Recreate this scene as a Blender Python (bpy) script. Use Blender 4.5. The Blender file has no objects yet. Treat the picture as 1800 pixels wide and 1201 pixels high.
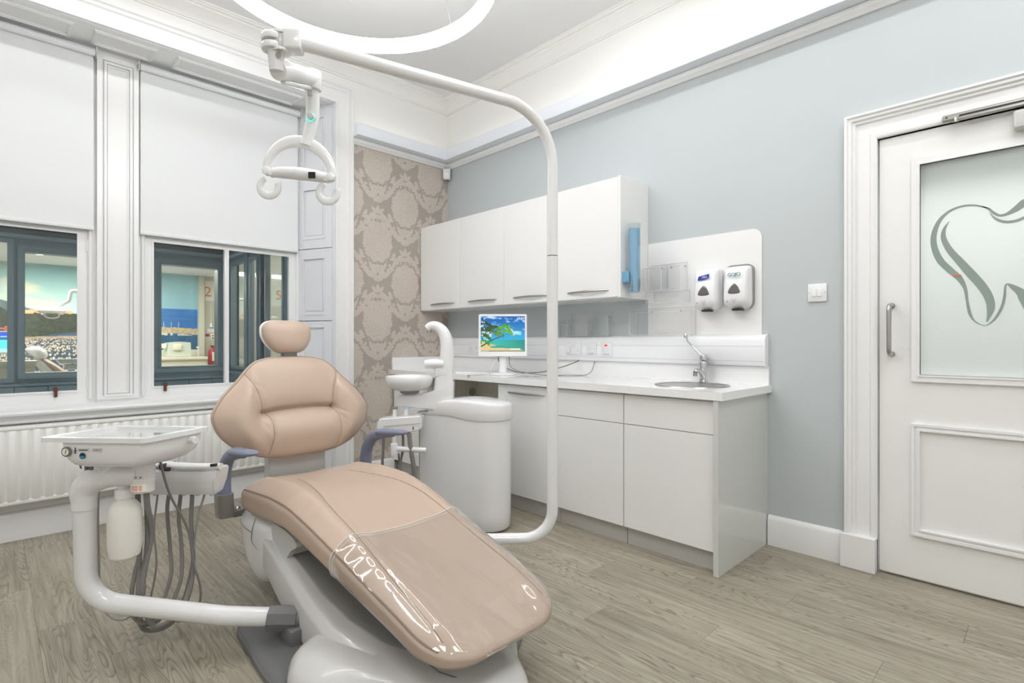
import bpy, bmesh, math, random
import numpy as np
from mathutils import Vector, Matrix

random.seed(7)
C = bpy.context.scene.collection
PI = math.pi

# ---------------------------------------------------------------- camera, world, lights, exposure
sc = bpy.context.scene
cam_d = bpy.data.cameras.new('camera'); cam = bpy.data.objects.new('camera', cam_d); C.objects.link(cam)
cam_d.sensor_width = 36.0; cam_d.lens = 18.74; cam_d.clip_start = 0.05; cam_d.clip_end = 100
cam.location = (-3.231, -4.218, 1.175)
cam.rotation_euler = (PI / 2, 0, -math.atan2(915, 937))
sc.camera = cam
sc.view_settings.view_transform = 'Standard'
sc.view_settings.look = 'None'
sc.view_settings.gamma = 1.0
sc.view_settings.use_curve_mapping = False
sc.view_settings.exposure = 0.14
sc.cycles.max_bounces = 10
sc.cycles.diffuse_bounces = 6
sc.cycles.transparent_max_bounces = 16
sc.cycles.caustics_reflective = False
sc.cycles.caustics_refractive = False
sc.cycles.sample_clamp_indirect = 4.0

world = bpy.data.worlds.new('world'); sc.world = world; world.use_nodes = True
world.node_tree.nodes['Background'].inputs[0].default_value = (0.52, 0.57, 0.60, 1)
world.node_tree.nodes['Background'].inputs[1].default_value = 1.25

def area_light(name, loc, size, power, rot=(0, 0, 0), col=(1, 1, 1), size_y=None):
    l = bpy.data.lights.new(name, 'AREA'); l.energy = power; l.color = col
    l.shape = 'RECTANGLE' if size_y else 'SQUARE'; l.size = size
    if size_y: l.size_y = size_y
    o = bpy.data.objects.new(name, l); C.objects.link(o); o.location = loc; o.rotation_euler = rot
    return o
RING_STRENGTH = 22.5
area_light('added_fill_light', (-3.9, -4.6, 3.42), 1.0, 38, col=(0.99, 0.995, 1), size_y=1.0)  # added fill light behind the camera, no fixture there
area_light('added_fill_light', (-1.5, -4.5, 3.42), 1.0, 22, col=(0.99, 0.995, 1), size_y=1.0)  # second added fill light, likewise without a fixture
area_light('linear_ceiling_light', (-0.62, -3.55, 3.44), 0.06, 14, col=(0.99, 0.995, 1), size_y=3.2)
area_light('linear_ceiling_light', (-3.35, -0.62, 3.44), 2.6, 15, col=(0.99, 0.995, 1), size_y=0.06)
# LED strips lying in the wall boxes, shining up on the frieze
area_light('cove_strip_light', (-0.055, -2.9, 3.03), 0.05, 0.7, rot=(PI, 0, 0), col=(1, 0.97, 0.9), size_y=5.4)
area_light('cove_strip_light', (-0.57, -0.055, 3.03), 0.8, 0.12, rot=(PI, 0, 0), col=(1, 0.97, 0.9), size_y=0.05)
area_light('corridor_light', (0.32, -4.05, 2.85), 0.25, 120, col=(1, 1, 0.99), size_y=1.0)
area_light('far_surgery_light', (-2.6, 5.3, 2.33), 1.6, 95, col=(1, 0.95, 0.84), size_y=1.0)
area_light('far_surgery_light', (-0.9, 5.3, 2.33), 0.8, 26, col=(1, 0.95, 0.84), size_y=1.0)
area_light('side_room_light', (-0.4, 1.3, 2.5), 0.9, 26, col=(1, 0.97, 0.9), size_y=0.9)

# ---------------------------------------------------------------- materials
def srgb(r, g, b):
    f = lambda c: (c / 255 / 12.92) if c / 255 <= 0.04045 else ((c / 255 + 0.055) / 1.055) ** 2.4
    return (f(r), f(g), f(b), 1)
def mat(name, col, rough=0.5, metal=0.0, coat=0.0, trans=0.0, emit=None, es=0.0, spec=0.5, ior=1.45, alpha=1.0, vary=0.0, bump=0.0, bscale=60, sheen=0.0):
    m = bpy.data.materials.new(name); m.use_nodes = True
    nt = m.node_tree; b = nt.nodes['Principled BSDF']
    b.inputs['Base Color'].default_value = col
    b.inputs['Roughness'].default_value = rough; b.inputs['Metallic'].default_value = metal
    b.inputs['Coat Weight'].default_value = coat; b.inputs['Coat Roughness'].default_value = 0.05
    b.inputs['Transmission Weight'].default_value = trans; b.inputs['IOR'].default_value = ior
    b.inputs['Specular IOR Level'].default_value = spec; b.inputs['Alpha'].default_value = alpha
    if emit: b.inputs['Emission Color'].default_value = emit; b.inputs['Emission Strength'].default_value = es
    if vary or bump:
        tc = nt.nodes.new('ShaderNodeTexCoord'); n = nt.nodes.new('ShaderNodeTexNoise'); n.inputs['Scale'].default_value = bscale
        n.inputs['Detail'].default_value = 4; nt.links.new(tc.outputs['Object'], n.inputs['Vector'])
        if vary:
            mx = nt.nodes.new('ShaderNodeMix'); mx.data_type = 'RGBA'
            mx.inputs[6].default_value = tuple(c * (1 - vary) for c in col[:3]) + (1,); mx.inputs[7].default_value = tuple(min(1, c * (1 + vary)) for c in col[:3]) + (1,)
            n2 = nt.nodes.new('ShaderNodeTexNoise'); n2.inputs['Scale'].default_value = 2.5; nt.links.new(tc.outputs['Object'], n2.inputs['Vector'])
            nt.links.new(n2.outputs['Fac'], mx.inputs[0]); nt.links.new(mx.outputs[2], b.inputs['Base Color'])
        if bump:
            bp = nt.nodes.new('ShaderNodeBump'); bp.inputs['Strength'].default_value = bump; bp.inputs['Distance'].default_value = 0.002
            nt.links.new(n.outputs['Fac'], bp.inputs['Height']); nt.links.new(bp.outputs[0], b.inputs['Normal'])
    return m
M = {}
M['wall_blue'] = mat('blue_grey_wall_paint', srgb(187, 193, 195), 0.55, vary=0.02, bump=0.05, bscale=150)
M['frieze'] = mat('cream_white_paint', srgb(236, 235, 232), 0.6, bump=0.04, bscale=120)
M['ceiling'] = mat('ceiling_paint', srgb(226, 226, 226), 0.7, bump=0.04, bscale=120)
M['trim'] = mat('white_gloss_paint', srgb(232, 232, 232), 0.28, bump=0.015, bscale=35)
M['shutter'] = mat('pale_grey_gloss_paint', srgb(220, 222, 226), 0.32, bump=0.015, bscale=35)
M['door'] = mat('door_white_paint', srgb(231, 231, 229), 0.3, bump=0.03, bscale=60)
M['box'] = mat('pale_blue_white_box', srgb(233, 237, 243), 0.25)
M['blind'] = mat('blind_fabric', srgb(226, 228, 229), 0.8, bump=0.1, bscale=700)
M['cab'] = mat('gloss_white_laminate', srgb(233, 233, 232), 0.16, coat=0.3)
M['cabside'] = mat('gloss_grey_white_laminate', srgb(205, 207, 204), 0.1, coat=0.5)
M['kick'] = mat('grey_kickboard', srgb(190, 188, 184), 0.25)
M['worktop'] = mat('white_quartz', srgb(238, 238, 238), 0.1, coat=0.3)
M['trunk'] = mat('white_trunking_plastic', srgb(238, 239, 242), 0.3)
M['plastic'] = mat('white_plastic', srgb(232, 232, 234), 0.25, coat=0.2)
M['unit'] = mat('gloss_white_moulding', srgb(226, 226, 227), 0.17, coat=0.4)
M['unit_shaded'] = mat('white_moulding_shade_tone', srgb(204, 203, 201), 0.22, coat=0.2)  # white moulding darkened: shade under the seat put into its colour
M['unit_grey'] = mat('pale_grey_moulding', srgb(196, 196, 194), 0.22, coat=0.2)
M['unit_mid'] = mat('mid_grey_moulding', srgb(139, 139, 138), 0.3)
M['unit_dark'] = mat('dark_grey_moulding', srgb(108, 108, 109), 0.38)
M['arm_blue'] = mat('blue_grey_armrest', srgb(124, 130, 152), 0.42)
M['arm_base'] = mat('warm_grey_armrest_base', srgb(132, 129, 123), 0.35)
M['chrome'] = mat('chrome', srgb(205, 206, 208), 0.12, 1.0)
M['steel'] = mat('brushed_steel', srgb(176, 174, 170), 0.3, 1.0)
M['dark'] = mat('dark_plastic', srgb(38, 38, 40), 0.4)
M['black'] = mat('black_gap', srgb(16, 16, 17), 0.6)
M['hose'] = mat('grey_hose', srgb(128, 125, 123), 0.45)
M['hose2'] = mat('pale_grey_hose', srgb(150, 148, 142), 0.45)
M['rad'] = mat('radiator_enamel', srgb(232, 232, 229), 0.3)
M['rust'] = mat('rusty_brown_metal', srgb(96, 58, 42), 0.6, vary=0.2)
M['bottle'] = mat('translucent_bottle', srgb(228, 226, 219), 0.32)
M['slate'] = mat('slate_blue_grey_paint', srgb(122, 138, 143), 0.4, vary=0.06, bump=0.1, bscale=30)
M['slate_dk'] = mat('dark_slate_paint_and_shade', srgb(62, 72, 82), 0.5)
M['farwall'] = mat('far_room_paint', srgb(205, 202, 188), 0.7)
M['cream'] = mat('far_cream_laminate', srgb(225, 219, 200), 0.4)
M['red'] = mat('extinguisher_red', srgb(176, 40, 48), 0.4)
M['green'] = mat('dark_green', srgb(40, 96, 70), 0.5)
M['orange'] = mat('orange_print', srgb(226, 122, 62), 0.5)
M['ink'] = mat('black_print', srgb(40, 40, 44), 0.5)
M['ink_grey'] = mat('grey_print', srgb(140, 144, 150), 0.5)
M['logo_blue'] = mat('royal_blue_print', srgb(30, 48, 170), 0.4)
M['logo_teal'] = mat('grey_teal_print', srgb(120, 148, 156), 0.4)
M['sticker_blue'] = mat('bright_blue_print', srgb(20, 140, 200), 0.4)
M['redprint'] = mat('red_print', srgb(205, 60, 50), 0.4)
M['paper'] = mat('paper', srgb(236, 234, 220), 0.7)
M['smoke'] = mat('smoked_window', srgb(96, 92, 92), 0.1, coat=0.6)
M['ring'] = mat('ring_lamp_diffuser', (1, 1, 1, 1), 0.5, emit=(0.985, 0.99, 1, 1), es=RING_STRENGTH)
M['teal'] = mat('teal_indicator', (0, 0, 0, 1), 0.5, emit=srgb(60, 240, 200), es=2.0)
M['redled'] = mat('red_rocker', srgb(220, 40, 40), 0.4, emit=srgb(230, 40, 30), es=0.4)
M['downlight'] = mat('downlight_lens', (1, 1, 1, 1), 0.5, emit=(1, 0.97, 0.9, 1), es=9)

def leather():
    m = mat('taupe_leather', srgb(187, 166, 149), 0.36, spec=0.45); nt = m.node_tree; b = nt.nodes['Principled BSDF']
    tc = nt.nodes.new('ShaderNodeTexCoord')
    v = nt.nodes.new('ShaderNodeTexVoronoi'); v.inputs['Scale'].default_value = 420
    n = nt.nodes.new('ShaderNodeTexNoise'); n.inputs['Scale'].default_value = 9; n.inputs['Detail'].default_value = 3
    nt.links.new(tc.outputs['Object'], v.inputs['Vector']); nt.links.new(tc.outputs['Object'], n.inputs['Vector'])
    b1 = nt.nodes.new('ShaderNodeBump'); b1.inputs['Strength'].default_value = 0.08; b1.inputs['Distance'].default_value = 0.0006
    b2 = nt.nodes.new('ShaderNodeBump'); b2.inputs['Strength'].default_value = 0.25; b2.inputs['Distance'].default_value = 0.006
    nt.links.new(v.outputs['Distance'], b1.inputs['Height']); nt.links.new(n.outputs['Fac'], b2.inputs['Height'])
    nt.links.new(b2.outputs[0], b1.inputs['Normal']); nt.links.new(b1.outputs[0], b.inputs['Normal'])
    return m
M['leather'] = leather()
M['seam'] = mat('leather_seam', srgb(148, 128, 114), 0.5)

def film(name, tint, gloss, wr, rough=0.04, scale=11, stretch=(1, 1, 1), ior=1.5):
    # thin clear sheet: straight-through light plus a Fresnel mirror layer
    m = bpy.data.materials.new(name); m.use_nodes = True; nt = m.node_tree
    for n in list(nt.nodes): nt.nodes.remove(n)
    out = nt.nodes.new('ShaderNodeOutputMaterial'); mix = nt.nodes.new('ShaderNodeMixShader')
    tr = nt.nodes.new('ShaderNodeBsdfTransparent'); tr.inputs[0].default_value = tint
    gl = nt.nodes.new('ShaderNodeBsdfGlossy'); gl.inputs['Roughness'].default_value = rough; gl.inputs[0].default_value = (1, 1, 1, 1)
    # Schlick reflectance from |N.I|, the same on both faces of a thin sheet
    ge = nt.nodes.new('ShaderNodeNewGeometry'); dt = nt.nodes.new('ShaderNodeVectorMath'); dt.operation = 'DOT_PRODUCT'
    nt.links.new(ge.outputs['Incoming'], dt.inputs[0]); nt.links.new(ge.outputs['Normal'], dt.inputs[1])
    ab = nt.nodes.new('ShaderNodeMath'); ab.operation = 'ABSOLUTE'; nt.links.new(dt.outputs['Value'], ab.inputs[0])
    om = nt.nodes.new('ShaderNodeMath'); om.operation = 'SUBTRACT'; om.inputs[0].default_value = 1; om.use_clamp = True; nt.links.new(ab.outputs[0], om.inputs[1])
    pw_ = nt.nodes.new('ShaderNodeMath'); pw_.operation = 'POWER'; pw_.inputs[1].default_value = 5; nt.links.new(om.outputs[0], pw_.inputs[0])
    f0 = ((ior - 1) / (ior + 1)) ** 2
    fr = nt.nodes.new('ShaderNodeMath'); fr.operation = 'MULTIPLY_ADD'; fr.inputs[1].default_value = 1 - f0; fr.inputs[2].default_value = f0; nt.links.new(pw_.outputs[0], fr.inputs[0])
    mu = nt.nodes.new('ShaderNodeMath'); mu.operation = 'MULTIPLY'; mu.inputs[1].default_value = gloss; mu.use_clamp = True
    nt.links.new(fr.outputs[0], mu.inputs[0]); nt.links.new(mu.outputs[0], mix.inputs[0])
    nt.links.new(tr.outputs[0], mix.inputs[1]); nt.links.new(gl.outputs[0], mix.inputs[2]); nt.links.new(mix.outputs[0], out.inputs[0])
    if wr:
        tc = nt.nodes.new('ShaderNodeTexCoord'); mp = nt.nodes.new('ShaderNodeMapping'); mp.inputs['Scale'].default_value = stretch
        n = nt.nodes.new('ShaderNodeTexNoise'); n.inputs['Scale'].default_value = scale; n.inputs['Detail'].default_value = 2
        n.inputs['Distortion'].default_value = 1.2
        bp = nt.nodes.new('ShaderNodeBump'); bp.inputs['Strength'].default_value = wr; bp.inputs['Distance'].default_value = 0.01
        nt.links.new(tc.outputs['Object'], mp.inputs[0]); nt.links.new(mp.outputs[0], n.inputs['Vector']); nt.links.new(n.outputs['Fac'], bp.inputs['Height'])
        nt.links.new(bp.outputs[0], gl.inputs['Normal']); nt.links.new(bp.outputs[0], dt.inputs[1])
    return m
M['glass'] = film('window_glass', (0.95, 0.97, 0.97, 1), 0.8, 0.03, scale=4)
M['film'] = film('clear_vinyl_cover', (0.955, 0.955, 0.95, 1), 2.2, 0.12, rough=0.08, scale=5, stretch=(2.2, 0.5, 1))
M['acrylic'] = film('clear_acrylic', (1, 1, 1, 1), 0.9, 0)
M['acrylic_edge'] = mat('acrylic_edge', srgb(236, 240, 242), 0.15, alpha=0.55)
M['blue_tube'] = film('clear_blue_tube', (0.86, 0.93, 0.97, 1), 1.0, 0)
M['blue_cup'] = mat('blue_plastic_cups', srgb(178, 204, 220), 0.3)
M['cup_clear'] = film('clear_tube_top', (0.93, 0.95, 0.96, 1), 1.5, 0)

def floor_wood():
    m = mat('limed_oak_vinyl', srgb(160, 150, 136), 0.42, spec=0.35); nt = m.node_tree; b = nt.nodes['Principled BSDF']; L = nt.links.new
    tc = nt.nodes.new('ShaderNodeTexCoord'); oi = nt.nodes.new('ShaderNodeObjectInfo')
    mulv = nt.nodes.new('ShaderNodeVectorMath'); mulv.operation = 'SCALE'; mulv.inputs[0].default_value = (37.1, 91.7, 5.3); L(oi.outputs['Random'], mulv.inputs['Scale'])
    add = nt.nodes.new('ShaderNodeVectorMath'); L(tc.outputs['Object'], add.inputs[0]); L(mulv.outputs[0], add.inputs[1])
    def noise(sc_, detail, scl, dist=0.0):
        mp = nt.nodes.new('ShaderNodeMapping'); mp.inputs['Scale'].default_value = scl; L(add.outputs[0], mp.inputs[0])
        n = nt.nodes.new('ShaderNodeTexNoise'); n.inputs['Scale'].default_value = sc_; n.inputs['Detail'].default_value = detail; n.inputs['Distortion'].default_value = dist
        L(mp.outputs[0], n.inputs['Vector']); return n
    # cathedral figure: contour bands of a stretched noise field
    big = noise(2.3, 1.5, (4.6, 0.55, 1), 0.3)
    m1 = nt.nodes.new('ShaderNodeMath'); m1.operation = 'MULTIPLY'; m1.inputs[1].default_value = 26; L(big.outputs['Fac'], m1.inputs[0])
    wob = noise(30, 3, (1, 0.12, 1)); m1b = nt.nodes.new('ShaderNodeMath'); m1b.operation = 'MULTIPLY_ADD'; m1b.inputs[1].default_value = 1.0
    L(wob.outputs['Fac'], m1b.inputs[0]); L(m1.outputs[0], m1b.inputs[2])
    fr = nt.nodes.new('ShaderNodeMath'); fr.operation = 'FRACT'; L(m1b.outputs[0], fr.inputs[0])
    ra = nt.nodes.new('ShaderNodeValToRGB'); e = ra.color_ramp.elements
    e[0].position = 0.0; e[0].color = (0.25, 0.25, 0.25, 1); e[1].position = 1.0; e[1].color = (0.35, 0.35, 0.35, 1)
    a = e.new(0.16); a.color = (0.8, 0.8, 0.8, 1); a = e.new(0.7); a.color = (0.72, 0.72, 0.72, 1)
    L(fr.outputs[0], ra.inputs[0])
    fine = noise(70, 5, (1, 0.035, 1)); patch = noise(3, 2, (1, 0.5, 1)); mask = noise(1.6, 1, (2.4, 0.7, 1))
    mm = nt.nodes.new('ShaderNodeMapRange'); mm.inputs['From Min'].default_value = 0.36; mm.inputs['From Max'].default_value = 0.62; mm.inputs['To Min'].default_value = 0.25; L(mask.outputs['Fac'], mm.inputs['Value'])
    mk = nt.nodes.new('ShaderNodeMix'); mk.data_type = 'FLOAT'; mk.inputs[2].default_value = 0.68; L(mm.outputs[0], mk.inputs[0]); L(ra.outputs[0], mk.inputs[3])
    s1 = nt.nodes.new('ShaderNodeMath'); s1.operation = 'MULTIPLY_ADD'; s1.inputs[1].default_value = 0.62; L(fine.outputs['Fac'], s1.inputs[0])
    s0 = nt.nodes.new('ShaderNodeMath'); s0.operation = 'MULTIPLY'; s0.inputs[1].default_value = 0.60; L(mk.outputs[0], s0.inputs[0]); L(s0.outputs[0], s1.inputs[2])
    s2 = nt.nodes.new('ShaderNodeMath'); s2.operation = 'MULTIPLY_ADD'; s2.inputs[1].default_value = 0.35; L(patch.outputs['Fac'], s2.inputs[0]); L(s1.outputs[0], s2.inputs[2])
    s3 = nt.nodes.new('ShaderNodeMath'); s3.operation = 'MULTIPLY_ADD'; s3.inputs[1].default_value = 0.06; L(oi.outputs['Random'], s3.inputs[0]); L(s2.outputs[0], s3.inputs[2])
    cr = nt.nodes.new('ShaderNodeValToRGB'); ce = cr.color_ramp.elements
    ce[0].position = 0.55; ce[0].color = srgb(108, 101, 88); ce[1].position = 1.2; ce[1].color = srgb(183, 176, 161)
    mr = nt.nodes.new('ShaderNodeMapRange'); mr.inputs['From Min'].default_value = 0.62; mr.inputs['From Max'].default_value = 1.22; L(s3.outputs[0], mr.inputs['Value'])
    ce[0].position = 0.0; ce[1].position = 1.0; mid = ce.new(0.5); mid.color = srgb(151, 144, 129)
    L(mr.outputs[0], cr.inputs[0]); L(cr.outputs[0], b.inputs['Base Color'])
    bp = nt.nodes.new('ShaderNodeBump'); bp.inputs['Strength'].default_value = 0.12; bp.inputs['Distance'].default_value = 0.001
    L(fine.outputs['Fac'], bp.inputs['Height']); L(bp.outputs[0], b.inputs['Normal'])
    return m
M['floor'] = floor_wood()

def frosted(name='frosted_glass', ca=srgb(240, 242, 241), cb=srgb(212, 216, 214), rg=0.28, fac=0.42):
    m = bpy.data.materials.new(name); m.use_nodes = True; nt = m.node_tree
    for n in list(nt.nodes): nt.nodes.remove(n)
    out = nt.nodes.new('ShaderNodeOutputMaterial'); mix = nt.nodes.new('ShaderNodeMixShader'); mix.inputs[0].default_value = fac
    a = nt.nodes.new('ShaderNodeBsdfTranslucent'); a.inputs[0].default_value = ca
    d = nt.nodes.new('ShaderNodeBsdfPrincipled'); d.inputs['Base Color'].default_value = cb; d.inputs['Roughness'].default_value = rg
    nt.links.new(a.outputs[0], mix.inputs[1]); nt.links.new(d.outputs[0], mix.inputs[2]); nt.links.new(mix.outputs[0], out.inputs[0])
    return m
M['frost'] = frosted()
M['etch'] = frosted('clear_etched_band', srgb(190, 202, 196), srgb(168, 180, 174), 0.2, 0.6)

def attr_mat(name, rough=0.6, emit=0.0, bump=False, coat=0.0):
    m = mat(name, (1, 1, 1, 1), rough, coat=coat); nt = m.node_tree; b = nt.nodes['Principled BSDF']
    at = nt.nodes.new('ShaderNodeAttribute'); at.attribute_name = 'paint'
    if emit:
        b.inputs['Base Color'].default_value = (0.01, 0.01, 0.01, 1)
        nt.links.new(at.outputs['Color'], b.inputs['Emission Color']); b.inputs['Emission Strength'].default_value = emit
    else: nt.links.new(at.outputs['Color'], b.inputs['Base Color'])
    if bump:
        bp = nt.nodes.new('ShaderNodeBump'); bp.inputs['Strength'].default_value = 0.35; bp.inputs['Distance'].default_value = 0.002
        nt.links.new(at.outputs['Fac'], bp.inputs['Height']); nt.links.new(bp.outputs[0], b.inputs['Normal'])
    return m

# ---------------------------------------------------------------- helpers
ORG = {}
def thing(name, label, cat, loc=(0, 0, 0), group=None):
    o = bpy.data.objects.new(name, None); C.objects.link(o); o.location = loc; o.empty_display_size = 0.05
    o['label'] = label; o['category'] = cat
    if group: o['group'] = group
    ORG[o] = Vector(loc); return o
def tag(o, label, cat, group=None):
    o['label'] = label; o['category'] = cat
    if group: o['group'] = group
    return o
def obj(name, bm, m, parent=None, label=None, angle=35, flat=False):
    """world-space bmesh -> one mesh object; origin at its parent's origin (or at its own base)"""
    bmesh.ops.recalc_face_normals(bm, faces=bm.faces)
    if parent is not None: org = ORG[parent]
    else:
        xs = [v.co for v in bm.verts]; lo = [min(c[i] for c in xs) for i in range(3)]; hi = [max(c[i] for c in xs) for i in range(3)]
        org = Vector(((lo[0] + hi[0]) / 2, (lo[1] + hi[1]) / 2, lo[2]))
    bmesh.ops.translate(bm, verts=bm.verts, vec=-org)
    me = bpy.data.meshes.new(name); bm.to_mesh(me); bm.free()
    if not flat: me.shade_smooth(); me.set_sharp_from_angle(angle=math.radians(angle))
    for mm in (m if isinstance(m, (list, tuple)) else [m]): me.materials.append(mm)
    o = bpy.data.objects.new(name, me); C.objects.link(o)
    if parent is not None: o.parent = parent
    else: o.location = org
    ORG[o] = org
    if label: o['label'] = label
    return o
def struct(name, bm, m, parent=None, **k):
    o = obj(name, bm, m, parent, **k)
    if parent is None: o['kind'] = 'structure'
    return o
def B(): return bmesh.new()
def box(bm, lo, hi, bev=0.0, seg=2, rot=None, about=None):
    lo = Vector(lo); hi = Vector(hi); c = (lo + hi) / 2; s = hi - lo
    r = bmesh.ops.create_cube(bm, size=1.0); vs = r['verts']
    for v in vs: v.co = Vector((v.co.x * abs(s.x), v.co.y * abs(s.y), v.co.z * abs(s.z)))
    if bev:
        es = list({e for v in vs for e in v.link_edges}); bv = bmesh.ops.bevel(bm, geom=es, offset=bev, segments=seg, profile=0.5, affect='EDGES')
        vs = list({v for f in bv['faces'] for v in f.verts} | {v for v in vs if v.is_valid})
    if rot is not None: bmesh.ops.rotate(bm, verts=vs, cent=(0, 0, 0), matrix=rot)
    bmesh.ops.translate(bm, verts=vs, vec=c)
    return vs
def lathe(bm, prof, c, axis=(0, 0, 1), n=28, ang=None):
    """prof: (radius, height) list; revolved about axis through c"""
    ax = Vector(axis).normalized(); q = Vector((0, 0, 1)).rotation_difference(ax).to_matrix(); rings = []
    for r, h in prof:
        if r < 1e-6: rings.append([bm.verts.new(Vector(c) + q @ Vector((0, 0, h)))]); continue
        rings.append([bm.verts.new(Vector(c) + q @ Vector((r * math.cos(2 * PI * i / n), r * math.sin(2 * PI * i / n), h))) for i in range(n)])
    for a, b in zip(rings, rings[1:]):
        for i in range(n):
            j = (i + 1) % n
            if len(a) == 1 and len(b) == 1: continue
            if len(a) == 1: bm.faces.new((a[0], b[i], b[j]))
            elif len(b) == 1: bm.faces.new((a[i], a[j], b[0]))
            else: bm.faces.new((a[i], a[j], b[j], b[i]))
    for rr in (rings[0], rings[-1]):
        if len(rr) > 1: bm.faces.new(rr)
def cyl(bm, c, r, h, axis=(0, 0, 1), n=24, bev=0.0):
    if bev: lathe(bm, [(r - bev, 0), (r - bev * .3, bev * .3), (r, bev), (r, h - bev), (r - bev * .3, h - bev * .3), (r - bev, h)], c, axis, n)
    else: lathe(bm, [(r, 0), (r, h)], c, axis, n)
def smooth_path(pts, sub=6):
    P = [Vector(p) for p in pts]
    if len(P) < 3: return P
    Q = [2 * P[0] - P[1]] + P + [2 * P[-1] - P[-2]]; out = []
    for i in range(1, len(Q) - 2):
        p0, p1, p2, p3 = Q[i - 1:i + 3]
        for k in range(sub):
            t = k / sub
            out.append(0.5 * ((2 * p1) + (p2 - p0) * t + (2 * p0 - 5 * p1 + 4 * p2 - p3) * t * t + (3 * p1 - p0 - 3 * p2 + p3) * t ** 3))
    out.append(P[-1]); return out
def fillet(pts, rads, seg=10):
    """polyline with circular-ish rounded corners"""
    P = [Vector(p) for p in pts]; out = [P[0]]
    for i in range(1, len(P) - 1):
        r = rads[i - 1] if isinstance(rads, (list, tuple)) else rads
        a = (P[i - 1] - P[i]).normalized(); b = (P[i + 1] - P[i]).normalized()
        ang = a.angle(b); d = min(r / max(math.tan(ang / 2), 1e-3), (P[i - 1] - P[i]).length * .95, (P[i + 1] - P[i]).length * .95)
        s, e = P[i] + a * d, P[i] + b * d
        bis = (a + b).normalized(); cc = P[i] + bis * (d / math.cos(ang / 2)); R = (s - cc).length
        v0 = (s - cc).normalized(); v1 = (e - cc).normalized(); w = v0.angle(v1)
        for k in range(seg + 1):
            t = k / seg; out.append(cc + R * (math.sin((1 - t) * w) * v0 + math.sin(t * w) * v1) / math.sin(w))
    out.append(P[-1]); return out
def tube(bm, path, r, n=14, cap=True, flat=None, up=None):
    """sweep; r number or list; flat=(a,b) elliptical scale; up = reference for the frame"""
    P = [Vector(p) for p in path]; R = r if isinstance(r, (list, tuple)) else [r] * len(P)
    if isinstance(r, (list, tuple)) and len(r) != len(P):
        R = [float(np.interp(i / (len(P) - 1), np.linspace(0, 1, len(r)), r)) for i in range(len(P))]
    T = [(P[min(i + 1, len(P) - 1)] - P[max(i - 1, 0)]).normalized() for i in range(len(P))]
    u = Vector(up) if up else (Vector((0, 0, 1)) if abs(T[0].z) < .9 else Vector((1, 0, 0)))
    N = (u - T[0] * u.dot(T[0])).normalized(); rings = []
    for i, p in enumerate(P):
        if i: N = (N - T[i] * N.dot(T[i])).normalized()
        if up:
            uu = Vector(up); N = (uu - T[i] * uu.dot(T[i])).normalized()
        Bn = T[i].cross(N); fa, fb = flat if flat else (1, 1)
        rings.append([bm.verts.new(p + N * R[i] * fa * math.cos(2 * PI * k / n) + Bn * R[i] * fb * math.sin(2 * PI * k / n)) for k in range(n)])
    for a, b in zip(rings, rings[1:]):
        for k in range(n): bm.faces.new((a[k], a[(k + 1) % n], b[(k + 1) % n], b[k]))
    if cap: bm.faces.new(rings[0]); bm.faces.new(rings[-1])
def plate(bm, outer, holes, fn, t0, t1, bev=0.0):
    """flat plate with holes: 2-D loops mapped by fn(a, b, t) between depths t0 and t1"""
    es = []; allv = []
    for lp in [outer] + list(holes):
        vs = [bm.verts.new(fn(a, b, t0)) for a, b in lp]; allv += vs
        es += [bm.edges.new((vs[i], vs[(i + 1) % len(vs)])) for i in range(len(vs))]
    g = bmesh.ops.triangle_fill(bm, use_beauty=True, use_dissolve=True, edges=es)
    fs = [f for f in g['geom'] if isinstance(f, bmesh.types.BMFace)]
    off = Vector(fn(0, 0, t1)) - Vector(fn(0, 0, t0))
    ex = bmesh.ops.extrude_face_region(bm, geom=fs); nv = [v for v in ex['geom'] if isinstance(v, bmesh.types.BMVert)]
    bmesh.ops.translate(bm, verts=nv, vec=off)
def rrect(a0, b0, a1, b1, r=0.0, n=5, corners=(1, 1, 1, 1)):
    if not r: return [(a0, b0), (a1, b0), (a1, b1), (a0, b1)]
    out = []
    for ci, (cx, cy, s) in enumerate([(a0 + r, b0 + r, PI), (a1 - r, b0 + r, 1.5 * PI), (a1 - r, b1 - r, 0), (a0 + r, b1 - r, PI / 2)]):
        if not corners[ci]: out.append([(a0, b0), (a1, b0), (a1, b1), (a0, b1)][ci]); continue
        out += [(cx + r * math.cos(s + k * PI / 2 / n), cy + r * math.sin(s + k * PI / 2 / n)) for k in range(n + 1)]
    return out
XZ = lambda a, b, t: Vector((a, t, b))      # walls across x at depth y=t
YZ = lambda a, b, t: Vector((t, a, b))      # walls along y at x=t
XY = lambda a, b, t: Vector((a, b, t))
def extrude_profile(bm, prof, p0, p1, ox, oz=(0, 0, 1), m0=0.0, m1=0.0):
    """sweep a moulding profile (out, up) straight from p0 to p1; m0/m1 mitre: shift along the run per unit of 'out'"""
    p0 = Vector(p0); p1 = Vector(p1); d = (p1 - p0).normalized(); ox = Vector(ox); oz = Vector(oz)
    a = [bm.verts.new(p0 + ox * o + oz * u + d * m0 * o) for o, u in prof]; b = [bm.verts.new(p1 + ox * o + oz * u + d * m1 * o) for o, u in prof]
    n = len(prof)
    for i in range(n): bm.faces.new((a[i], a[(i + 1) % n], b[(i + 1) % n], b[i]))
    bm.faces.new(a); bm.faces.new(b)
def frame_bm(bm, a0, b0, a1, b1, w, fn, t0, t1):
    plate(bm, rrect(a0, b0, a1, b1), [rrect(a0 + w, b0 + w, a1 - w, b1 - w)], fn, t0, t1)
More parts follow.
